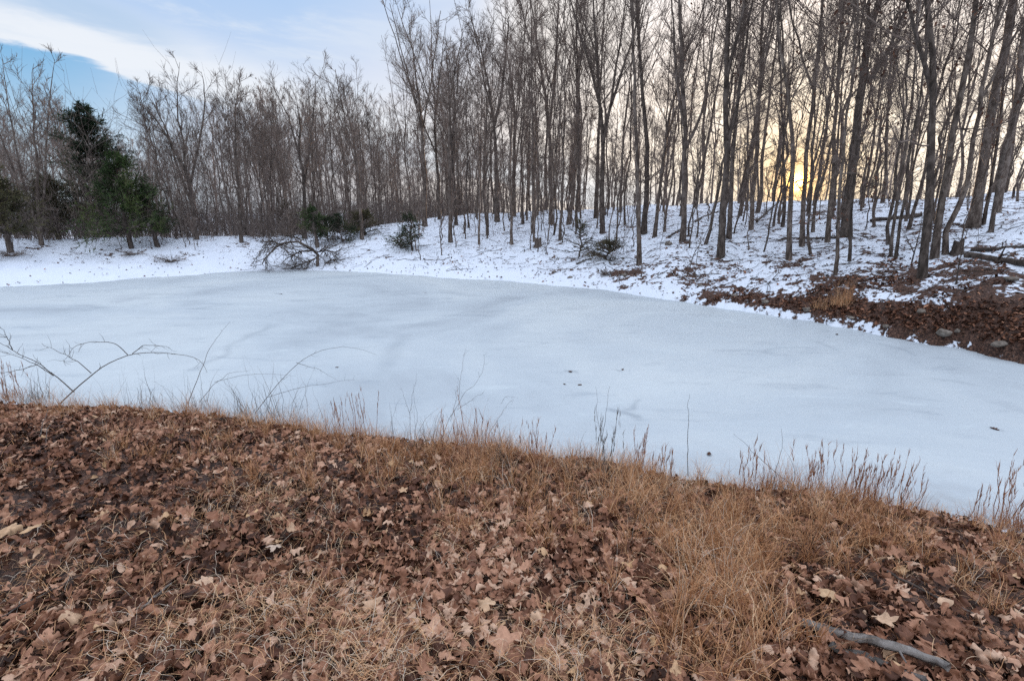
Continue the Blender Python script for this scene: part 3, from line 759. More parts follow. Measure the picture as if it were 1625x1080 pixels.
# ------------------------------------------------------------------ evergreens
def conifer(name, seed, H, rad, mat, cs=.12, nb=80, tw=14, blade=(.10, .02), droop=-.05, irregular=.25, tr=.1):
    rng = np.random.default_rng(seed)
    s = np.linspace(0, 1, 12); P0 = np.stack([np.cumsum(rng.normal(size=12)) * .03, np.cumsum(rng.normal(size=12)) * .03, s * H], -1); P0 -= P0[0]
    R0 = tr * (1 - s) + .01; P0[0, 2] -= .2
    t = cs + (1 - cs) * rng.random(nb) ** 1.1; t = np.clip(t, 0, .995)
    p, T, r = samp(P0[None], R0[None], np.zeros(nb, int), t)
    a = rng.uniform(0, 2 * np.pi, nb); L = rad * (1.02 - t) ** 1.0 * rng.uniform(1 - irregular * 1.6, 1 + irregular, nb) + .12
    rise = np.interp(t, [0, 1], [.05, .9]) + rng.normal(size=nb) * .12
    d = np.stack([np.cos(a), np.sin(a), rise], -1)
    ss = np.linspace(0, 1, 7)[None, :, None]
    w = np.cumsum(rng.normal(size=(nb, 7, 3)), 1) * .03; w -= w[:, :1]
    B = p[:, None] + L[:, None, None] * (d[:, None] * ss + np.array([0, 0, 1.]) * (droop * ss ** 2) + w)
    BR = (.02 * (1 - .8 * ss[..., 0]) + .004) + 0 * B[..., 0]
    C, CR_ = kids(rng, B, BR, tw, (.2, 1), (25, 65), lambda t_, pl: pl * .3 + .08, 4, .08, .05, .5, .008, .004)
    root = bpy.data.objects.new(name, None); COL.objects.link(root)
    link('trunk', trunk_mesh('trunk', [(P0[None], R0[None])], M_DBARK, 7), root)
    A_ = Acc(); A_.add(*tubes(B, BR, 3)); A_.add(*tubes(C, CR_, 3))
    link('branch_frame', A_.mesh('branch_frame', M_DBARK), root)
    pts = []; dirs = []
    for q in range(9):
        u = rng.random(len(C)); pp, TT, _ = samp(C, CR_, np.arange(len(C)), np.clip(u, 0, .99)); pts.append(pp); dirs.append(TT)
    pts = np.concatenate(pts); dirs = np.concatenate(dirs); n = len(pts)
    dd = dirs + rng.normal(size=(n, 3)) * .7; dd /= np.linalg.norm(dd, axis=1, keepdims=True)
    sd = np.cross(dd, rng.normal(size=(n, 3))); sd /= np.linalg.norm(sd, axis=1, keepdims=True)
    ln = (blade[0] * rng.uniform(.6, 1.4, n))[:, None]; wd = blade[1] * .5
    v = np.stack([pts - sd * wd, pts + sd * wd, pts + dd * ln + sd * wd * .3, pts + dd * ln - sd * wd * .3], 1).reshape(-1, 3)
    clump = np.repeat(np.clip(.5 + .5 * np.sin(pts[:, 0] * 3 + seed) * np.sin(pts[:, 1] * 3) * 1 + rng.normal(size=n) * .2, 0, 1), 4)
    link('needle_crown', make_mesh('needle_crown', v, [np.arange(4 * n).reshape(n, 4)], mat, False, {'tint': clump}), root)
    return root
def put_conifer(bp, top, wid_px, mat, seed, lab, cat='evergreen tree', extra_r=0.0, name='evergreen_tree', **kw):
    base = hit(*bp)
    if extra_r:
        f = (math.hypot(base[0], base[1]) + extra_r) / math.hypot(base[0], base[1]); base[0] *= f; base[1] *= f; base[2] = H1(base[0], base[1])
    n = unit(np.array([base[0], base[1], 0])); d = ray(*top); k = (base @ n) / (d @ n); Hh = d[2] * k + EYE - base[2]
    rad = world_width(wid_px * .5, base) * (1.65 if base[0] < -15 else 1.3)
    o = conifer(name, seed, Hh, rad, mat, **kw); o.location = tuple(base); tag(o, lab, cat); return o
put_conifer((172, 384), (152, 175), 135, M_NEEDLE, 1, "tall dark evergreen with a ragged pointed top behind the left bank", extra_r=3, nb=110, tw=16, cs=.1, blade=(.15, .034), irregular=.35)
put_conifer((209, 394), (211, 250), 95, M_NEEDLE_G, 2, "bright green evergreen with a bare lower trunk in front of the tall dark one", nb=80, tw=15, cs=.16, blade=(.12, .026))
put_conifer((252, 392), (254, 300), 55, M_NEEDLE_G, 3, "lower green evergreen at the right foot of the bright green one", nb=50, tw=12, cs=.2, blade=(.10, .022))
put_conifer((17, 401), (20, 262), 105, M_NEEDLE_O, 4, "olive brown evergreen with thin foliage at the far left of the bank", nb=80, tw=14, cs=.18, blade=(.11, .024))
put_conifer((95, 388), (92, 285), 90, M_NEEDLE_O, 5, "low olive evergreen between the many-stemmed tree and the tall dark one", extra_r=1.5, nb=60, tw=13, cs=.14, blade=(.11, .025))
put_conifer((-30, 390), (-25, 225), 120, M_NEEDLE, 6, "dark evergreen cut off by the left edge of the view", extra_r=3, nb=80, tw=14, cs=.1, blade=(.14, .03))
put_conifer((504, 393), (504, 330), 44, M_NEEDLE_G, 7, "small young pine with open tufts just above the fallen branch", nb=26, tw=9, cs=.35, blade=(.12, .022), name='young_pine')
put_conifer((545, 385), (540, 345), 62, M_NEEDLE, 8, "low dark green bush at the foot of the wood right of the young pine", 'evergreen shrub', nb=30, tw=10, cs=.05, blade=(.10, .024), name='evergreen_shrub', tr=.03)
put_conifer((520, 384), (524, 350), 50, M_NEEDLE, 9, "dark green bush spreading low directly behind the young pine", 'evergreen shrub', nb=26, tw=10, cs=.05, blade=(.10, .024), name='evergreen_shrub', tr=.03)
put_conifer((655, 398), (652, 342), 44, M_NEEDLE, 10, "small dark cedar standing alone at the foot of the snowy slope", nb=44, tw=9, cs=.12, blade=(.08, .018), name='small_cedar', tr=.05)
put_conifer((634, 394), (632, 374), 36, M_NEEDLE_G, 11, "tiny green sprawling evergreen at the left foot of the small cedar", 'evergreen shrub', nb=20, tw=8, cs=.05, blade=(.08, .018), name='evergreen_shrub', tr=.02)
put_conifer((918, 408), (918, 352), 40, M_NEEDLE_O, 12, "thin see-through young evergreen in the snow left of the low green shrub", nb=26, tw=7, cs=.15, blade=(.06, .011), name='young_evergreen', tr=.03)
put_conifer((965, 412), (968, 388), 62, M_NEEDLE_O, 13, "low green shrub lying over the snow beside the straight trunk nearest the ice", 'evergreen shrub', nb=42, tw=9, cs=.03, blade=(.06, .013), name='evergreen_shrub', tr=.02)
put_conifer((580, 384), (590, 340), 60, M_NEEDLE_O, 14, "olive green evergreen half hidden among the trunks at the end of the green thicket", extra_r=2, nb=50, tw=11, cs=.1, blade=(.09, .02))
put_conifer((460, 384), (452, 322), 40, M_NEEDLE_O, 15, "faint olive evergreen among the trunks behind the fallen branch", extra_r=5, nb=36, tw=9, cs=.2, blade=(.08, .016))

# ------------------------------------------------------------------ fallen branch, logs, stump, rocks on the far shore
def polyline(points, n):
    pts = np.array(points, float); d = np.concatenate([[0], np.cumsum(np.linalg.norm(np.diff(pts, axis=0), axis=1))]); u = np.linspace(0, d[-1], n)
    return np.stack([np.interp(u, d, pts[:, k]) for k in range(3)], -1)
def lift(px, py, base):
    n = unit(np.array([base[0], base[1], 0])); d = ray(px, py); return d * ((base @ n) / (d @ n)) + np.array([0, 0, EYE])
rngB = np.random.default_rng(5)
b0 = hit(470, 425)
def branchy():
    root = bpy.data.objects.new('fallen_branch', None); COL.objects.link(root); root.location = tuple(b0)
    L = [[(507, 426), (505, 405), (495, 392), (478, 383), (455, 384), (440, 395), (428, 408), (421, 418)], [(505, 408), (490, 415), (470, 424)], [(507, 424), (522, 414), (538, 410)],
         [(480, 384), (466, 376), (450, 375)], [(502, 400), (515, 398), (530, 402)], [(448, 388), (438, 384), (415, 383)], [(502, 398), (480, 398), (455, 410)]]
    mP = []; mR = []
    for j, l in enumerate(L):
        P = polyline([lift(x, y, b0) - b0 for x, y in l], 12); P[:, 1] += rngB.normal() * .4 * np.linspace(0, 1, 12) + (fbm(np.arange(12) * .5, np.zeros(12), j, 2) - .5) * .5
        mP.append(P); mR.append(np.linspace(.075 if j == 0 else .035, .02, 12))
    mP = np.array(mP); mR = np.array(mR)
    A_ = Acc(); A_.add(*tubes(mP, mR, 7)); link('limb', A_.mesh('limb', M_DBARK), root)
    C, R = kids(rngB, mP, mR, 22, (.1, 1), (25, 85), lambda t, pl: 1.1 + 0 * t, 7, -.08, .09, .5, .016, .010)
    C2, R2 = kids(rngB, C, R, 6, (.2, 1), (25, 60), lambda t, pl: pl * .5, 4, .02, .07, .6, .008, .005)
    for c in (C, C2): c[..., 2] = np.maximum(c[..., 2], -.02)
    A_ = Acc(); A_.add(*tubes(C, R, 3)); A_.add(*tubes(C2, R2, 3)); link('twigs', A_.mesh('twigs', M_DBARK), root)
    tag(root, "dark twisted fallen branch arching over the snow at the far edge of the ice", 'fallen branch')
branchy()
def log_between(a, b, r, lab, name='fallen_log', mat=None, k=9, lift_=.0, stubs=3, seed=0, cat='log', wob=.03):
    A0, B0 = hit(*a), hit(*b); n = 14; s = np.linspace(0, 1, n)[:, None]
    P = A0 * (1 - s) + B0 * s; P[:, 2] = np.maximum(height(P[:, 0], P[:, 1]), P[:, 2]) * .5 + P[:, 2] * .5 + r * .5 + lift_
    rg = np.random.default_rng(seed); P[1:-1] += np.cumsum(rg.normal(size=(n - 2, 3)), 0) * wob * r
    o0 = P[n // 2].copy(); P = P - o0
    R = r * np.linspace(1, .7, n)
    ringR = R[None, :, None] * (1 + rg.normal(size=(1, n, k)) * (.10 if k < 12 else .17)) * (1 + .12 * rg.normal(size=(1, 1, k)))
    v, q = tubes(P[None], ringR, k); A_ = Acc(); A_.add(v, q)
    for e, rv in ((0, 1), (n - 1, -1)):                                  # closed ends
        ring = np.arange(k) + e * k; A_.v.append(P[e][None]); c = A_.n; A_.n += 1; A_.a.append(np.zeros(1))
        A_.q.append(np.stack([ring, np.roll(ring, -1), np.full(k, c)][::rv], -1))
    if stubs:
        C, RR = kids(rg, P[None], R[None], stubs, (.1, .9), (40, 80), lambda t, pl: r * 6 + 0 * t, 4, .1, .03, .35, r * .4, r * .1)
        A_.add(*tubes(C, RR, 5))
    me = make_mesh(name, np.concatenate(A_.v), A_.q, mat or M_DBARK, True)
    o = link(name, me, loc=o0); tag(o, lab, cat); return o
log_between((1532, 408), (1640, 424), .08, "dark fallen log lying in the snow near the right edge, the lower of the two", seed=1)
log_between((1540, 399), (1640, 395), .045, "thin dark fallen log just above the thicker log at the right edge", seed=2)
log_between((1382, 353), (1462, 343), .09, "dark fallen log high on the slope between the big rough trunk and the slim pair", seed=3)
log_between((1103, 352), (1140, 336), .05, "thin fallen pole on the slope left of the tallest dark trunk", seed=4)
log_between((1060, 378), (1078, 366), .05, "short fallen pole in the snow left of the dark trunk with the heavy limb", seed=5)
log_between((915, 420), (938, 411), .04, "pale fallen stick pointing down to the ice below the see-through evergreen", seed=6, mat=M_DEADWOOD)
log_between((1200, 358), (1236, 325), .05, "leaning dead pole fallen across the snow just left of the setting sun", seed=7, lift_=.15)
log_between((1350, 378), (1240, 380), .03, "long thin dark stick lying level across the feet of the trunks by the sun", seed=8)

def stump(px, py, r, h, lab, mat, seed):
    b = hit(px, py); rg = np.random.default_rng(seed); n, k = 8, 12
    z = np.linspace(-.1, h, n); P = np.stack([rg.normal() * .1 * z, z * .08, z], -1)[None]
    R = (r * (1 + .5 * np.exp(-np.maximum(z, 0) / (.25 * h))))[None, :, None] * (1 + rg.normal(size=(1, 1, k)) * .12)
    v, q = tubes(P, R, k); v = v.reshape(n, k, 3); v[-1, :, 2] += rg.normal(size=k) * h * .14; v = v.reshape(-1, 3)
    v = np.concatenate([v, [[P[0, -1, 0], P[0, -1, 1], h * .85]]]); ring = np.arange(k) + (n - 1) * k
    o = link('tree_stump', make_mesh('tree_stump', v, [q, np.stack([ring, np.roll(ring, -1), np.full(k, n * k)], -1)], mat), loc=b); tag(o, lab, 'stump')
stump(1518, 403, .1, .3, "small dark cut stump between the S bent trunk and the fallen logs", M_DBARK, 1)
stump(854, 392, .12, .38, "broken brown stump in the snow in the middle of the far shore", M_BARK, 2)

def rock(px, py, sx, sy, sz, lab, seed):
    b = hit(px, py); rg = np.random.default_rng(seed)
    nu, nv = 22, 12; U, V = np.meshgrid(np.linspace(0, 2 * np.pi, nu, endpoint=False), np.linspace(0, np.pi, nv))
    d = np.stack([np.cos(U) * np.sin(V), np.sin(U) * np.sin(V), np.cos(V)], -1).reshape(-1, 3)
    pl = rg.normal(size=(9, 3)); pl /= np.linalg.norm(pl, axis=1, keepdims=True); rad = np.ones(len(d)) * 1.15
    for p in pl: rad = np.minimum(rad, .78 / np.clip(d @ p, .01, None))
    rad *= 1 + (fbm(d[:, 0] * 3 + seed, d[:, 1] * 3 + d[:, 2] * 2, seed, 3) - .5) * .2
    v = d * rad[:, None] * np.array([sx, sy, sz]) * .8; i = np.arange(nu * nv).reshape(nv, nu); j = np.roll(i, -1, 1)
    q = np.stack([i[:-1], i[1:], j[1:], j[:-1]], -1).reshape(-1, 4)
    o = link('rock', make_mesh('rock', v, [q], M_ROCK), loc=(b[0], b[1], b[2] + sz * .3), rz=rg.uniform(-.4, .4)); tag(o, lab, 'rock', 'stones on the far shore')
rock(1496, 532, .16, .12, .09, "pale angular stone at the ice edge, left of the long flat stone", 1)
rock(1587, 548, .24, .12, .07, "long flat tan stone at the ice edge near the right side", 2)
rock(1280, 494, .13, .1, .08, "grey stone at the upper left end of the bare leafy bank, below the orange grass", 3)
rock(1606, 445, .2, .14, .07, "brown flat stone in the snow below the two fallen logs", 4)
rock(1461, 496, .11, .09, .07, "small stone half buried in leaves below the dark trunk on the leaf mound", 5)
rock(1060, 389, .18, .14, .11, "lichen grey boulder in the snow left of the heavy limbed dark trunk", 6)
rock(1519, 527, .08, .06, .05, "little pale stone just right of the angular stone at the ice edge", 7)
rock(960, 386, .35, .25, .12, "low dark grey boulder capped by twigs left of the straight trunk", 8)
for i, (x, y, w) in enumerate([(880, 432, .10), (905, 441, .12), (990, 437, .12), (1110, 455, .10), (1165, 470, .11), (1215, 480, .12), (1350, 505, .09), (1405, 520, .09)]):
    rock(x, y, w, w * .8, w * .5, ["brown stone by the ice edge under the brown stump", "leaf-brown stone second right of the brown stump by the ice edge", "rusty brown stone in the leaf patch below the straight trunk",
         "dark stone at the shore left of the tallest dark trunk", "dark stone at the ice edge below the tallest dark trunk", "dark stone where the bare leafy bank begins", "small stone below the orange grass tuft at the ice edge", "small stone at the ice edge midway along the bare leafy bank"][i], 20 + i)

# ------------------------------------------------------------------ leaves
def leaf_template(kind, ns=16):
    if kind == 'oak':
        u = np.linspace(0, 1, ns); w = .30 * np.sin(np.pi * np.clip(u * .92 + .04, 0, 1)) ** .7 * (1 + .48 * np.cos(u * 2 * np.pi * 3.5 + .5)); w[0] = .015; w[-1] = .03
    elif kind == 'beech':
        ns = 8; u = np.linspace(0, 1, ns); w = .27 * np.sin(np.pi * u) ** .8 + .012
    elif kind == 'frag':
        ns = 4; u = np.linspace(0, 1, ns); w = np.array([.06, .26, .30, .05])
    elif kind == 'maple':
        na, nr = 26, 3; a = np.linspace(-np.pi, np.pi, na, endpoint=False)
        rr = .26 + .26 * np.abs(np.cos(a * 2.5)) ** 1.6 * np.where(np.abs(a) > 2.2, .55, 1) + .03 * np.cos(a * 15)
        pts = [np.array([[0, 0]])]
        for k in range(1, nr + 1): pts.append(np.stack([np.cos(a) * rr, np.sin(a) * rr], -1) * k / nr)
        pts = np.concatenate(pts); q = []
        for k in range(nr - 1):
            i = 1 + k * na + np.arange(na); j = 1 + k * na + (np.arange(na) + 1) % na; q.append(np.stack([i, i + na, j + na, j], -1))
        i = 1 + np.arange(na); j = 1 + (np.arange(na) + 1) % na
        return pts, [np.concatenate(q), np.stack([np.zeros(na, int), i, j], -1)]
    cols = np.array([-1, -.5, 0, .5, 1]) if kind != 'frag' else np.array([-1, 0, 1])
    x = np.repeat(u[:, None] - .5, len(cols), 1); y = w[:, None] * cols[None]
    i = np.arange(len(u) * len(cols)).reshape(len(u), len(cols))
    return np.stack([x, y], -1).reshape(-1, 2), [np.stack([i[:-1, :-1], i[1:, :-1], i[1:, 1:], i[:-1, 1:]], -1).reshape(-1, 4)]
def scatter_leaves(rng, pos, size, kind, tint, tilt=.45, curl=1.0):
    pts, faces = leaf_template(kind); n = len(pos); M = len(pts)
    x = pts[None, :, 0]; y = pts[None, :, 1]
    k1 = np.clip(rng.normal(size=(n, 1)) * 2.0, -3.6, 3.6) * curl + 1e-3; k2 = np.clip(rng.normal(size=(n, 1)) * 3.4 + 2.6, -6.5, 7.5) * curl + 1e-3
    k3 = np.clip(rng.normal(size=(n, 1)) * 1.3, -2.2, 2.2) * curl
    # bending that keeps the blade's length, a twist and small waves
    ys = np.sin(k2 * y) / k2; xs = np.sin(k1 * x) / k1
    z = (1 - np.cos(k2 * y)) / k2 + (1 - np.cos(k1 * x)) / k1 + k3 * x * y + .045 * curl * np.sin(x * rng.uniform(8, 20, (n, 1)) + rng.uniform(0, 6, (n, 1))) + .045 * curl * np.sin(y * rng.uniform(10, 22, (n, 1)) + rng.uniform(0, 6, (n, 1)))
    z = z * np.where(rng.random((n, 1)) < .5, -1, 1)
    L = np.stack([xs + 0 * z, ys + 0 * z, z - z.mean(1, keepdims=True)], -1) * size[:, None, None]
    a = rng.uniform(0, 2 * np.pi, n); b = rng.normal(size=n) * tilt; c = rng.normal(size=n) * tilt
    ca, sa, cb, sb, cc, sc_ = np.cos(a), np.sin(a), np.cos(b), np.sin(b), np.cos(c), np.sin(c); z0 = np.zeros(n); o1 = np.ones(n)
    Rz = np.stack([ca, -sa, z0, sa, ca, z0, z0, z0, o1], -1).reshape(n, 3, 3); Rx = np.stack([o1, z0, z0, z0, cb, -sb, z0, sb, cb], -1).reshape(n, 3, 3)
    Ry = np.stack([cc, z0, sc_, z0, o1, z0, -sc_, z0, cc], -1).reshape(n, 3, 3)
    v = np.einsum('nij,nmj->nmi', Rz @ Rx @ Ry, L) + pos[:, None]
    off = (np.arange(n) * M)[:, None, None]
    F = [(f[None] + off).reshape(-1, f.shape[1]) for f in faces]
    return v.reshape(-1, 3), F, np.repeat(tint, M)
def fan_points(rng, n, t0, t1, r0, r1fun):
    t = rng.uniform(t0, t1, n); r1 = r1fun(t); r = np.sqrt(r0 ** 2 + (r1 ** 2 - r0 ** 2) * rng.random(n)); w = (r1 ** 2 - r0 ** 2)
    keep = rng.random(n) < w / w.max(); t, r = t[keep], r[keep]
    return r * np.sin(np.radians(t)), r * np.cos(np.radians(t))
rl = np.random.default_rng(42)
VA = []; FA = []; TA = []; off = 0
def add_leaves(x, y, size, kind, tint, up, tilt=.45, curl=1.0):
    global off
    z = np.maximum(height(x, y), .0) + up
    v, F, t = scatter_leaves(rl, np.stack([x, y, z], -1), size, kind, tint, tilt, curl)
    VA.append(v); FA.extend([f + off for f in F]); TA.append(t); off += len(v)
rfun = lambda t: Rn(t) - .25
def tintf(n, x, y):
    p = fbm(x * 1.2, y * 1.2, 61, 3)
    t = np.clip(.40 + (p - .5) * .5 + rl.normal(size=n) * .22, 0, .78)
    return np.where(rl.random(n) < .018, rl.uniform(.82, .93, n), t)
for kind, cnt, s0, s1, tl in (('oak', 9000, .05, .11, .48), ('maple', 1100, .055, .11, .40), ('beech', 12000, .035, .085, .6)):
    x, y = fan_points(rl, cnt * 2, -58, 58, .7, rfun); x, y = x[:cnt], y[:cnt]; n = len(x)
    add_leaves(x, y, rl.uniform(s0, s1, n), kind, tintf(n, x, y), rl.uniform(.0, .055, n), tl)
x, y = fan_points(rl, 46000, -60, 60, .7, rfun); n = len(x)
add_leaves(x, y, rl.uniform(.02, .06, n), 'frag', tintf(n, x, y), rl.uniform(-.005, .035, n), .6, 1.3)
# extra leaves in the densest, nearest strip
x, y = fan_points(rl, 5200, -56, 56, .8, lambda t: 2.6 + 0 * t); n = len(x)
add_leaves(x, y, rl.uniform(.045, .095, n), 'oak', tintf(n, x, y), rl.uniform(.01, .05, n), .4)
# eye-catching pale leaves
for px, py, s, tn in [(268, 838, .16, .9), (402, 830, .12, .92), (20, 855, .2, .88), (65, 850, .2, .9), (440, 885, .12, .97), (770, 975, .16, .86), (995, 910, .12, .92), (1310, 962, .15, .93), (1268, 958, .1, .93), (690, 1020, .18, .7),
                      (800, 1040, .2, .66), (590, 975, .14, .84), (860, 890, .12, .9), (505, 900, .12, .85), (1050, 915, .1, .9), (640, 790, .1, .88), (1400, 1000, .14, .84), (120, 1000, .16, .85), (330, 940, .12, .82), (1010, 1010, .13, .62)]:
    p = hit(px, py); add_leaves(np.array([p[0]]), np.array([p[1]]), np.array([s * .7]), 'maple', np.array([tn]), np.array([.055]), .25, .6)
me = make_mesh('leaf_litter', np.concatenate(VA), FA, M_LEAF, True, {'tint': np.concatenate(TA)})
tag(link('leaf_litter', me), "deep litter of curled brown oak and maple leaves covering the near bank", 'leaf litter', kind='stuff')
# leaves showing through the snow on the far shore
VA = []; FA = []; TA = []; off = 0
n0 = 150000; t = -48 + 98 * rl.random(n0) ** .8; a = Rs(t); c = np.interp(t, CR[:, 0], CR[:, 1]); r = a - .35 + (c + 4 - a) * rl.random(n0) ** np.interp(t, [-20, 20], [1.0, 1.5])
x, y = r * np.sin(np.radians(t)), r * np.cos(np.radians(t)); cov = snow_cover(x, y)
patch = fbm(x * 1.6, y * 1.6, 71, 4)
keep = rl.random(n0) < 1.0 * np.clip((.67 - cov) * 1.9 + (patch - .64) * 1.4, .03, 1) * np.where(t < -8, .6, 1); x, y = x[keep], y[keep]; k_ = height(x, y) > .02; x, y = x[k_], y[k_]; n = len(x)
add_leaves(x, y, rl.uniform(.05, .12, n), 'frag', np.clip(.20 + rl.normal(size=n) * .17, 0, .7), rl.uniform(.0, .05, n), .5)
me = make_mesh('fallen_leaves', np.concatenate(VA), FA, M_LEAF, True, {'tint': np.concatenate(TA)})
tag(link('fallen_leaves', me), "dark fallen leaves poking through the snow of the far shore", 'fallen leaves', kind='stuff')
# single leaves frozen on the ice
for i, (px, py, s, lab) in enumerate([(446, 467, .10, "lone dark leaf on the far ice below the fallen branch"), (535, 583, .07, "small curled leaf on the ice beyond the tip of the arching grass stem"), (905, 590, .11, "long dark leaf on the open ice, upper left of a close group of four"),
        (988, 587, .08, "dark leaf on the open ice, upper right of a close group of four"), (896, 610, .06, "smallest faint leaf on the open ice, lower left of a close group of four"), (920, 611, .08, "dark leaf on the open ice, lower right of a close group of four"),
        (1125, 722, .09, "brown leaf on the ice near the bank, right of the tall single stalk"), (1578, 681, .11, "dark slender leaf alone on the ice near the right side"), (1328, 531, .10, "dark leaf on the ice close to the bare leafy bank"), (675, 465, .08, "tiny dark leaf far out on the grey ice")]):
    p = hit(px, py); rg = np.random.default_rng(i)
    v, F, t_ = scatter_leaves(rg, np.zeros((1, 3)), np.array([s * .85]), 'oak', np.array([.12]), .08, .3)
    v[:, 2] -= v[:, 2].min()
    tag(link('fallen_leaf', make_mesh('fallen_leaf', v, F, M_LEAF, True, {'tint': t_}), loc=(p[0], p[1], .003)), lab, 'leaf', 'leaves lying on the ice')

# ------------------------------------------------------------------ grass
def blades(rng, pos, L, bend, width, lean, npts=6, droop=1.0):
    """curved tapering ribbons"""
    n = len(pos); a = rng.uniform(0, 2 * np.pi, n); s = np.linspace(0, 1, npts)[None]
    hd = np.stack([np.cos(a), np.sin(a)], -1)
    th = lean[:, None] + bend[:, None] * s ** 1.5
    dx = np.sin(th); dz = np.cos(th)
    X = np.concatenate([np.zeros((n, 1)), np.cumsum((dx[:, 1:] + dx[:, :-1]) / 2, 1)], 1) / (npts - 1) * L[:, None]
    Z = np.concatenate([np.zeros((n, 1)), np.cumsum((dz[:, 1:] + dz[:, :-1]) / 2, 1)], 1) / (npts - 1) * L[:, None]
    cv = np.cumsum(rng.normal(size=(n, npts)), 1) * .03 * L[:, None]; cv -= cv[:, :1]
    P = np.stack([pos[:, None, 0] + X * hd[:, None, 0] - cv * hd[:, None, 1], pos[:, None, 1] + X * hd[:, None, 1] + cv * hd[:, None, 0], pos[:, None, 2] + Z], -1)
    f = rng.uniform(0, np.pi, n); side = np.stack([np.cos(f), np.sin(f), 0 * f], -1)[:, None]
    w = (width[:, None] * (1 - .8 * s ** 1.3))[..., None] * .5
    v = np.stack([P - side * w, P + side * w], 2).reshape(-1, 3)
    i = np.arange(n * npts * 2).reshape(n, npts, 2)
    return v, np.stack([i[:, :-1, 0], i[:, :-1, 1], i[:, 1:, 1], i[:, 1:, 0]], -1).reshape(-1, 4), P
rg = np.random.default_rng(8)
# clouds of short orange grass, centred where the ground carries them (photo px, spread m, count, height)
BL = [(180, 655, .2, 500, .3), (285, 660, .2, 500, .28), (360, 668, .2, 450, .3), (450, 682, .2, 600, .28), (700, 720, .15, 450, .3), (780, 730, .15, 500, .3), (870, 742, .12, 400, .26), (935, 750, .12, 400, .26), (1005, 760, .12, 450, .28), (1115, 772, .12, 400, .26), (1210, 785, .12, 400, .26), (1335, 798, .12, 500, .28), (1390, 806, .12, 450, .28), (1480, 815, .1, 200, .15), (120, 662, .35, 700, .16), (210, 658, .35, 700, .18), (320, 668, .35, 800, .2), (60, 650, .3, 500, .18), (400, 672, .3, 700, .2), (500, 690, .25, 600, .2), (150, 720, .4, 400, .12), (270, 745, .28, 700, .20), (350, 690, .45, 1100, .20), (440, 700, .45, 1100, .20), (540, 690, .4, 1500, .22), (590, 735, .38, 1900, .25), (640, 725, .25, 1100, .24), (720, 770, .30, 900, .2), (760, 820, .24, 900, .22), (745, 740, .3, 900, .24), (840, 780, .35, 1300, .2),
      (900, 790, .35, 900, .2), (1010, 770, .3, 1600, .28), (1040, 800, .25, 1300, .26), (1090, 850, .25, 1500, .25), (1150, 830, .35, 2200, .26), (1130, 900, .22, 1700, .28), (1190, 900, .2, 1700, .28), (1100, 980, .18, 1100, .24), (1180, 1000, .16, 1500, .28), (1130, 1060, .12, 900, .22), (1230, 850, .25, 1100, .25),
      (1380, 840, .16, 1000, .27), (1360, 860, .22, 700, .2), (1290, 830, .25, 700, .2), (1600, 880, .18, 700, .22), (1550, 930, .2, 500, .18), (1440, 930, .3, 500, .14), (950, 830, .25, 800, .16), (1050, 880, .2, 900, .2), (680, 750, .3, 500, .2), (480, 760, .3, 400, .14),
      (100, 660, .8, 300, .12), (30, 640, .5, 500, .2), (800, 720, .3, 800, .22), (880, 745, .3, 500, .2), (1270, 790, .25, 700, .2)]
GV = Acc()
for px, py, sp, cnt, hh in BL:
    cnt = int(cnt * (.36 if 1000 < px < 1260 else .42)); hh = hh * .95
    c = hit(px, py); x = c[0] + rg.normal(size=cnt) * sp; y = c[1] + rg.normal(size=cnt) * sp
    r = np.hypot(x, y); t = np.degrees(np.arctan2(x, y)); k = (r < Rn(t) - .02) & (r > .8); x, y = x[k], y[k]; n = len(x)
    # gather into tufts
    tu = rg.integers(0, max(2, n // 34), n); tx = np.array([x[tu == i].mean() if (tu == i).any() else 0 for i in range(tu.max() + 1)])
    cx = x[rg.integers(0, n, tu.max() + 1)][tu]; cy = y[rg.integers(0, n, tu.max() + 1)]; cy = y[:tu.max() + 1][tu]; cx = x[:tu.max() + 1][tu]
    x = cx + (rg.normal(size=n)) * .022; y = cy + rg.normal(size=n) * .022
    pos = np.stack([x, y, height(x, y)], -1)
    v, q, P = blades(rg, pos, hh * rg.uniform(.4, 1.35, n), np.abs(rg.normal(size=n)) * 1.5, rg.uniform(.0022, .0042, n), np.abs(rg.normal(size=n)) * .25)
    tn = np.clip(.45 + (fbm(cx * 9, cy * 9, 7, 2) - .5) * 1.0 + rg.normal(size=n) * .26, 0, 1); GV.add(v, q, np.repeat(tn, 12))
# matted curly grass everywhere among the leaves
cnt = 8000; x, y = fan_points(rg, cnt * 2, -56, 56, .9, rfun); d = fbm(x * .9, y * .9, 91, 3); k = d > .47; x, y = x[k][:cnt], y[k][:cnt]; n = len(x)
pos = np.stack([x, y, height(x, y) + .01], -1)
v, q, P = blades(rg, pos, rg.uniform(.06, .22, n), rg.uniform(.8, 3.4, n), rg.uniform(.0016, .003, n), rg.uniform(.2, 1.2, n), npts=8)
GV.add(v, q, np.repeat(np.clip(.55 + rg.normal(size=n) * .3, 0, 1), 16))
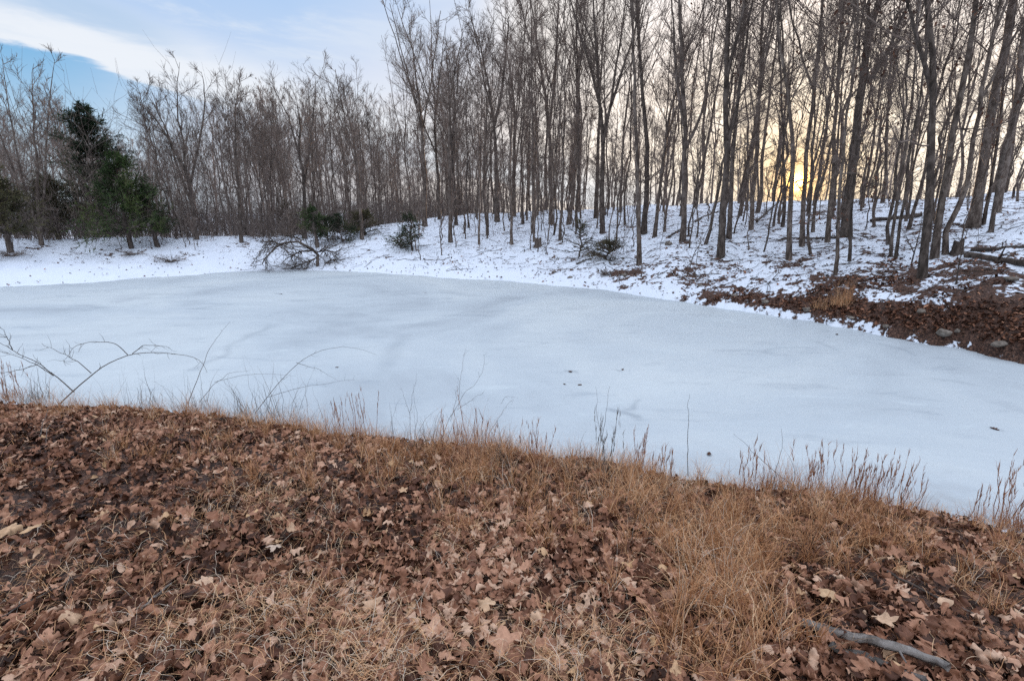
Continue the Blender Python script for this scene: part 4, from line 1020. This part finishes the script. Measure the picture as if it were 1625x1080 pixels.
# curly dense mats
for px, py, sp, cnt in [(480, 985, .16, 900), (270, 1020, .14, 600), (400, 800, .2, 500), (80, 940, .25, 500), (620, 1060, .12, 500), (860, 1060, .14, 600), (960, 1040, .12, 400), (560, 1040, .12, 400), (740, 870, .2, 400), (500, 870, .2, 300)]:
    c = hit(px, py); x = c[0] + rg.normal(size=cnt) * sp; y = c[1] + rg.normal(size=cnt) * sp; pos = np.stack([x, y, height(x, y) + .02], -1)
    v, q, P = blades(rg, pos, rg.uniform(.08, .25, cnt), rg.uniform(1.5, 4.5, cnt), rg.uniform(.0013, .0024, cnt), rg.uniform(.2, 1.2, cnt), npts=9)
    GV.add(v, q, np.repeat(np.clip(.75 + rg.normal(size=cnt) * .2, 0, 1), 18))
# fringe along the ice
cnt = 5600; t = rg.uniform(-52, 52, cnt); t = t[rg.random(cnt) < np.interp(t, [-50, 20, 36, 40, 50], [1, 1, .8, .15, .3])]; cnt = len(t); r = Rn(t) - np.abs(rg.normal(size=cnt)) * .3 - .02; x, y = r * np.sin(np.radians(t)), r * np.cos(np.radians(t))
pos = np.stack([x, y, height(x, y)], -1); h = fbm(x * 1.7, y * 1.7, 93, 3)
v, q, P = blades(rg, pos, np.clip((h - .25), .1, 1) * rg.uniform(.25, .95, cnt), np.abs(rg.normal(size=cnt)) * 1.0, rg.uniform(.002, .0035, cnt), np.abs(rg.normal(size=cnt)) * .25)
GV.add(v, q, np.repeat(np.clip(.42 + rg.normal(size=cnt) * .22, 0, 1), 12))
tag(link('grass', GV.mesh('grass', M_GRASS, False, 'tint')), "dry orange and straw coloured grass growing through the leaves of the near bank", 'grass', kind='stuff')

# tall clumps of dry stalks that stand out against the ice
def stalk_clump(name, seed, n, hgt, spread, mat, feather=True, lean=.12, width=.0042, bend=.35):
    rg = np.random.default_rng(seed); pos = np.concatenate([rg.normal(size=(n, 2)) * spread, np.zeros((n, 1)) - .02], 1)
    L = hgt * rg.uniform(.55, 1.05, n)
    v, q, P = blades(rg, pos, L, rg.normal(size=n) * bend * (.4 if feather else 1), np.full(n, width) * rg.uniform(.7, 1.2, n), rg.normal(size=n) * lean, npts=8)
    A_ = Acc(); A_.add(v, q, np.repeat(np.clip(.4 + rg.normal(size=n) * .2, 0, 1), 16))
    if hgt > .12:
        m = n * (7 if feather else 3); bp_ = np.concatenate([rg.normal(size=(m, 2)) * spread * 1.1, np.zeros((m, 1)) - .02], 1)
        v, q, _ = blades(rg, bp_, hgt * rg.uniform(.18, .55, m), np.abs(rg.normal(size=m)) * 1.3, np.full(m, width * .8), np.abs(rg.normal(size=m)) * .3, npts=6)
        A_.add(v, q, np.repeat(np.clip(.6 + rg.normal(size=m) * .22, 0, 1), 12))
    if feather:
        for i in range(n):
            m = 16; u = rg.uniform(.5, 1, m); idx = np.clip((u * 7).astype(int), 0, 6); p = P[i, idx] * (1 - (u * 7 - idx))[:, None] + P[i, idx + 1] * (u * 7 - idx)[:, None]
            v, q, _ = blades(rg, p, rg.uniform(.03, .07, m), rg.normal(size=m) * .5, rg.uniform(.003, .006, m), rg.uniform(.03, .2, m), npts=4)
            A_.add(v, q, np.repeat(np.clip(.5 + rg.normal(size=m) * .2, 0, 1), 8))
    return link(name, A_.mesh(name, mat, False, 'tint'))
CL = [(850, 742, 7, 96, .05, M_GRASS, 1, "pair of upright orange grass spikes standing above the bank edge near the middle"),
      (957, 756, 7, 118, .07, M_GREY, 1, "tall thin grey-brown stalks before the dark melt spot in the ice"),
      (1016, 760, 7, 90, .06, M_GRASS, 1, "orange clump with one high spike right of the melt spot"),
      (1048, 765, 8, 70, .07, M_GRASS, 1, "bushy orange clump just left of the tall single stalk"),
      (1186, 790, 9, 100, .08, M_GRASS, 1, "reddish spikes with two looped tips right of the tall single stalk"),
      (1238, 782, 3, 100, .03, M_GREY, 0, "thin leaning stalk with hooked tip beside the crossing diagonal stem"),
      (1277, 782, 6, 92, .06, M_GRASS, 1, "three slender upright spikes midway along the right part of the bank"),
      (1300, 785, 5, 90, .05, M_GRASS, 1, "slender spike pair between the three upright spikes and the curling red clump"),
      (1340, 800, 9, 105, .08, M_GRASS, 1, "curling red-brown clump leaning left with long feathered spikes"),
      (1368, 812, 12, 95, .08, M_GRASS, 1, "densest feathery orange clump near the right end of the bank"),
      (1400, 812, 10, 105, .09, M_GRASS, 1, "tall orange clump whose rightmost spike points far out to the right"),
      (1430, 815, 4, 110, .05, M_GRASS, 1, "sparse spikes at the right end of the tall orange clumps"),
      (1549, 826, 4, 66, .025, M_GRASS, 1, "lone short hooked spike on the bare bank edge before the right end"),
      (1592, 836, 8, 125, .05, M_GRASS, 1, "tall reddish clump close to the right edge of the view"),
      (1618, 842, 8, 125, .05, M_GRASS, 1, "tall reddish clump at the very right edge of the view"),
      (745, 735, 11, 110, .10, M_GRASS, 1, "light orange clump with a drooping seed head left of the green tuft"),
      (790, 735, 16, 76, .08, M_GREY, 0, "dense grey green tuft at the bank edge in the middle"),
      (575, 700, 8, 95, .1, M_GRASS, 1, "fine upright stalks left of the branching weed"),
      (540, 692, 5, 70, .06, M_GRASS, 1, "short pale spikes where the left bank bends toward the ice"),
      (660, 712, 12, 110, .16, M_GREY, 0, "thicket of thin grey stems around the branching weed"),
      (390, 664, 16, 70, .14, M_GREY, 0, "dark tangled clump with a brown seed ball left of the arching stem"),
      (440, 672, 20, 120, .20, M_GREY, 0, "wide tuft of thin arching grey stems under the longest arching stem"),
      (230, 648, 14, 80, .15, M_GREY, 0, "loose row of grey stems right of the bramble"),
      (310, 655, 14, 80, .15, M_GREY, 0, "loose grey stems between the bramble and the dark tangled clump"),
      (60, 634, 18, 62, .10, M_GREY, 0, "grey weeds crowding the foot of the bramble at the far left"),
      (10, 632, 14, 60, .09, M_GRASS, 1, "straw coloured grass tuft in the left corner of the bank"),
      (700, 722, 9, 80, .12, M_GREY, 0, "thin bent stems just right of the branching weed"),
      (905, 748, 8, 60, .12, M_GREY, 0, "short dark stems in a bare gap between orange spikes"),
      (1336, 483, 60, 42, .10, M_GRASS, 0, "round tuft of orange grass on the bare leafy far bank"),
      (1303, 488, 30, 22, .12, M_GRASS, 0, "smaller yellowish tuft left of the round orange tuft on the far bank")]
for i, (px, py, n, hp, sp, mt, fe, lab) in enumerate(CL):
    b = hit(px, py); hm = world_height(hp, b) * 1.12
    o = stalk_clump('grass_clump', 500 + i, int(n * 1.35), hm, sp, M_STALK if (mt is M_GRASS and py > 500) else mt, fe, .075 if fe else .28, .0058 if fe else .0052, .35 if fe else .7)
    o.location = tuple(b); tag(o, lab, 'grass clump', 'tall dry grass clumps')

# canes and stems drawn against the ice
def cane(name, paths, r, lab, cat, mat=None, twigs=0, seed=0, sway=.25, tl=.16):
    base = hit(*paths[0][0]); rg = np.random.default_rng(seed); mP = []; mR = []
    for j, pth in enumerate(paths):
        P = polyline([lift(x, y, base) - base for x, y in pth], 22); s = np.linspace(0, 1, 22)
        Q = P.copy(); Q[1:-1] = (P[:-2] + P[1:-1] * 2 + P[2:]) / 4; P = Q
        n = unit(np.array([base[0], base[1], 0.])); P = P + n[None] * (rg.normal() * sway * s[:, None])
        P += (np.stack([fbm(s * 9, s * 0 + j, seed + 1, 2), fbm(s * 9, s * 0 + j, seed + 2, 2), fbm(s * 9, s * 0 + j, seed + 3, 2)], -1) - .5) * .05 * s[:, None]
        mP.append(P); mR.append(r * (1 - .75 * s) * (1 if j == 0 else .7))
    mP = np.array(mP); mR = np.array(mR); A_ = Acc(); A_.add(*tubes(mP, mR, 5))
    if twigs:
        C, R = kids(rg, mP, mR, twigs, (.25, 1), (30, 80), lambda t, pl: tl + 0 * t, 5, .25, .10, .6, r * .5, r * .22); A_.add(*tubes(C, R, 3))
    a = np.full(A_.n, .3); me = make_mesh(name, np.concatenate(A_.v), A_.q, mat or M_GREY, True, {'tint': a})
    o = link(name, me, loc=base); tag(o, lab, cat); return o
cane('bramble', [[(95, 640), (125, 612), (165, 580), (205, 563), (245, 559), (290, 562), (320, 572), (332, 590), (330, 600)], [(145, 592), (125, 575), (95, 562), (65, 549)], [(203, 563), (185, 545), (150, 542), (120, 550), (100, 575)], [(210, 561), (225, 545), (262, 543)]], .009,
     "dark bramble arching up and over to the right at the left bank", 'bramble', twigs=9, seed=1)
cane('bramble', [[(118, 622), (95, 602), (60, 575), (20, 555), (-20, 535)], [(85, 596), (60, 578), (25, 562), (-15, 550)], [(20, 555), (12, 535), (0, 515)], [(60, 578), (30, 580), (-10, 577)]], .0085, "dark bramble leaning out past the left edge of the view", 'bramble', twigs=7, seed=2)
cane('arching_weed', [[(298, 640), (318, 598), (335, 565), (352, 540), (373, 521)]], .005, "tall brown stem slanting up to the right beyond the bramble arch", 'stem', seed=3, twigs=2, tl=.06)
cane('arching_weed', [[(316, 638), (340, 606), (362, 590), (395, 581)], [(340, 606), (385, 594), (430, 593), (470, 597)]], .004, "pale forked stem bending right beside the tall slanting stem", 'stem', seed=4)
cane('arching_weed', [[(405, 655), (430, 620), (455, 590), (480, 565), (510, 551), (545, 546), (575, 552), (592, 557)], [(470, 575), (500, 580), (525, 592)], [(425, 630), (470, 615), (510, 607), (562, 601)]], .0046, "longest arching grass stem with its tip hanging over the ice", 'stem', seed=5, twigs=5, tl=.1)
cane('weed_stalk', [[(697, 705), (715, 665), (735, 638), (762, 608), (775, 590), (774, 573)], [(728, 645), (732, 610), (738, 580), (742, 572)], [(725, 650), (745, 612), (758, 588)], [(715, 668), (722, 640), (728, 600)]], .003, "branching weed with wispy forked top rising above the bank", 'weed', seed=6, twigs=8, tl=.07)
cane('weed_stalk', [[(652, 700), (650, 660), (655, 620), (660, 593)], [(650, 655), (640, 630), (634, 618)]], .0028, "thin upright weed just left of the branching weed", 'weed', seed=7, twigs=3, tl=.05)
cane('weed_stalk', [[(775, 690), (795, 640), (812, 612), (808, 618)], [(795, 640), (800, 620), (818, 612)]], .0024, "faint hooked weed behind the drooping seed head", 'weed', seed=8, twigs=3, tl=.05)
cane('weed_stalk', [[(1092, 756), (1091, 715), (1092, 670), (1094, 624)]], .0042, "tall single stalk standing straight up against the ice", 'weed', mat=M_GREY, seed=9, sway=.02)
cane('weed_stalk', [[(1266, 775), (1235, 750), (1200, 715), (1168, 683)]], .004, "diagonal stem crossing the reddish spikes, leaning up to the left", 'weed', seed=10, sway=.1)
cane('weed_stalk', [[(1225, 775), (1232, 740), (1243, 700), (1241, 682)]], .0032, "leaning stalk with a hooked tip crossed by the diagonal stem", 'weed', seed=11, sway=.05)
cane('weed_stalk', [[(963, 750), (955, 700), (962, 650), (966, 615)], [(955, 700), (946, 660), (944, 632)]], .0032, "tall forked weed whose tips frame the dark melt spot", 'weed', seed=12, twigs=3, tl=.05)
cane('weed_stalk', [[(60, 700), (75, 680), (90, 662)], [(75, 680), (58, 672)], [(75, 680), (95, 672)]], .005, "dead dark twig sticking out of the leaves at the far left", 'weed', seed=13)
cane('sapling', [[(1517, 452), (1522, 420), (1530, 385), (1536, 360)], [(1525, 405), (1545, 395), (1556, 380)]], .016, "leaning bare sapling in front of the fallen logs at the right", 'sapling', mat=M_DBARK, seed=14, twigs=7, tl=.4)
cane('sapling', [[(1446, 420), (1452, 395), (1460, 365), (1462, 345)], [(1450, 400), (1440, 380), (1437, 365)], [(1455, 390), (1470, 375), (1480, 360)]], .02, "crooked brown sapling just left of the dark trunk on the leaf mound", 'sapling', mat=M_DBARK, seed=15, twigs=8, tl=.4)
cane('sapling', [[(1091, 437), (1100, 405), (1115, 380), (1135, 340)], [(1100, 405), (1112, 398), (1130, 400)], [(1103, 436), (1108, 395), (1126, 330)]], .016, "pair of bent whips leaning right below the tallest dark trunk", 'sapling', mat=M_DBARK, seed=16, twigs=7, tl=.35)
cane('sapling', [[(866, 404), (868, 390), (876, 375)], [(867, 398), (862, 385)]], .02, "little crooked sapling with rusty leaves at the right of the brown stump", 'sapling', mat=M_DBARK, seed=17, twigs=8, tl=.3)

# shrub on the left bank, low twiggy
def twiggy(px, py, w, h, lab, seed):
    b = hit(px, py); rg = np.random.default_rng(seed); n = 46
    ang = rg.uniform(0, 6.28, n); d = np.stack([np.cos(ang) * rg.uniform(.2, 1, n) * w, np.sin(ang) * rg.uniform(.2, 1, n) * w, rg.uniform(.2, 1, n) * h], -1)
    s = np.linspace(0, 1, 7)[None, :, None]; P = d[:, None] * s + np.array([0, 0, -.3 * h]) * s ** 2.5
    R = np.full((n, 7), .007) * (1 - .6 * s[..., 0]); A_ = Acc(); A_.add(*tubes(P, R, 3))
    C, R2 = kids(rg, P, R, 5, (.2, 1), (20, 60), lambda t, pl: pl * .35, 4, .05, .06, .7, .006, .004); A_.add(*tubes(C, R2, 3))
    tag(link('bare_shrub', A_.mesh('bare_shrub', M_TWIG), loc=b), lab, 'shrub')
twiggy(272, 417, .9, .5, "low brown twiggy shrub lying on the snow of the left bank", 1)
twiggy(212, 405, .7, .25, "flat dark twigs around the foot of the bright green evergreen", 2)
twiggy(20, 408, .7, .35, "dark twigs around the foot of the olive brown evergreen at the far left", 3)
twiggy(960, 437, .3, .3, "small twiggy shrub in the leaf patch under the see-through evergreen", 4)

# ------------------------------------------------------------------ weathered wood on the near bank
log_between((1268, 1006), (1498, 1084), .020, "upper of two weathered grey sticks lying in the leaves at the lower right corner", 'fallen_stick', M_DEADWOOD, k=16, lift_=.05, stubs=2, seed=21, cat='stick', wob=.25)
log_between((1315, 1040), (1470, 1098), .015, "lower splintered grey stick tucked against the longer one at the lower right corner", 'fallen_stick', M_DEADWOOD, k=16, lift_=.035, stubs=0, seed=22, cat='stick', wob=.25)
log_between((1405, 915), (1560, 990), .006, "thin dark twig lying over the leaves above the grey sticks", 'fallen_twig', M_DBARK, k=6, lift_=.03, stubs=3, seed=23, cat='twig', wob=.5)
log_between((230, 985), (275, 945), .006, "small pale forked twig on the leaves in the left foreground", 'fallen_twig', M_DEADWOOD, k=6, lift_=.05, stubs=2, seed=24, cat='twig', wob=.5)
log_between((10, 1000), (130, 935), .003, "long straw coloured stem lying across the leaves at the left corner", 'fallen_twig', M_DEADWOOD, k=5, lift_=.06, stubs=0, seed=25, cat='twig', wob=.8)
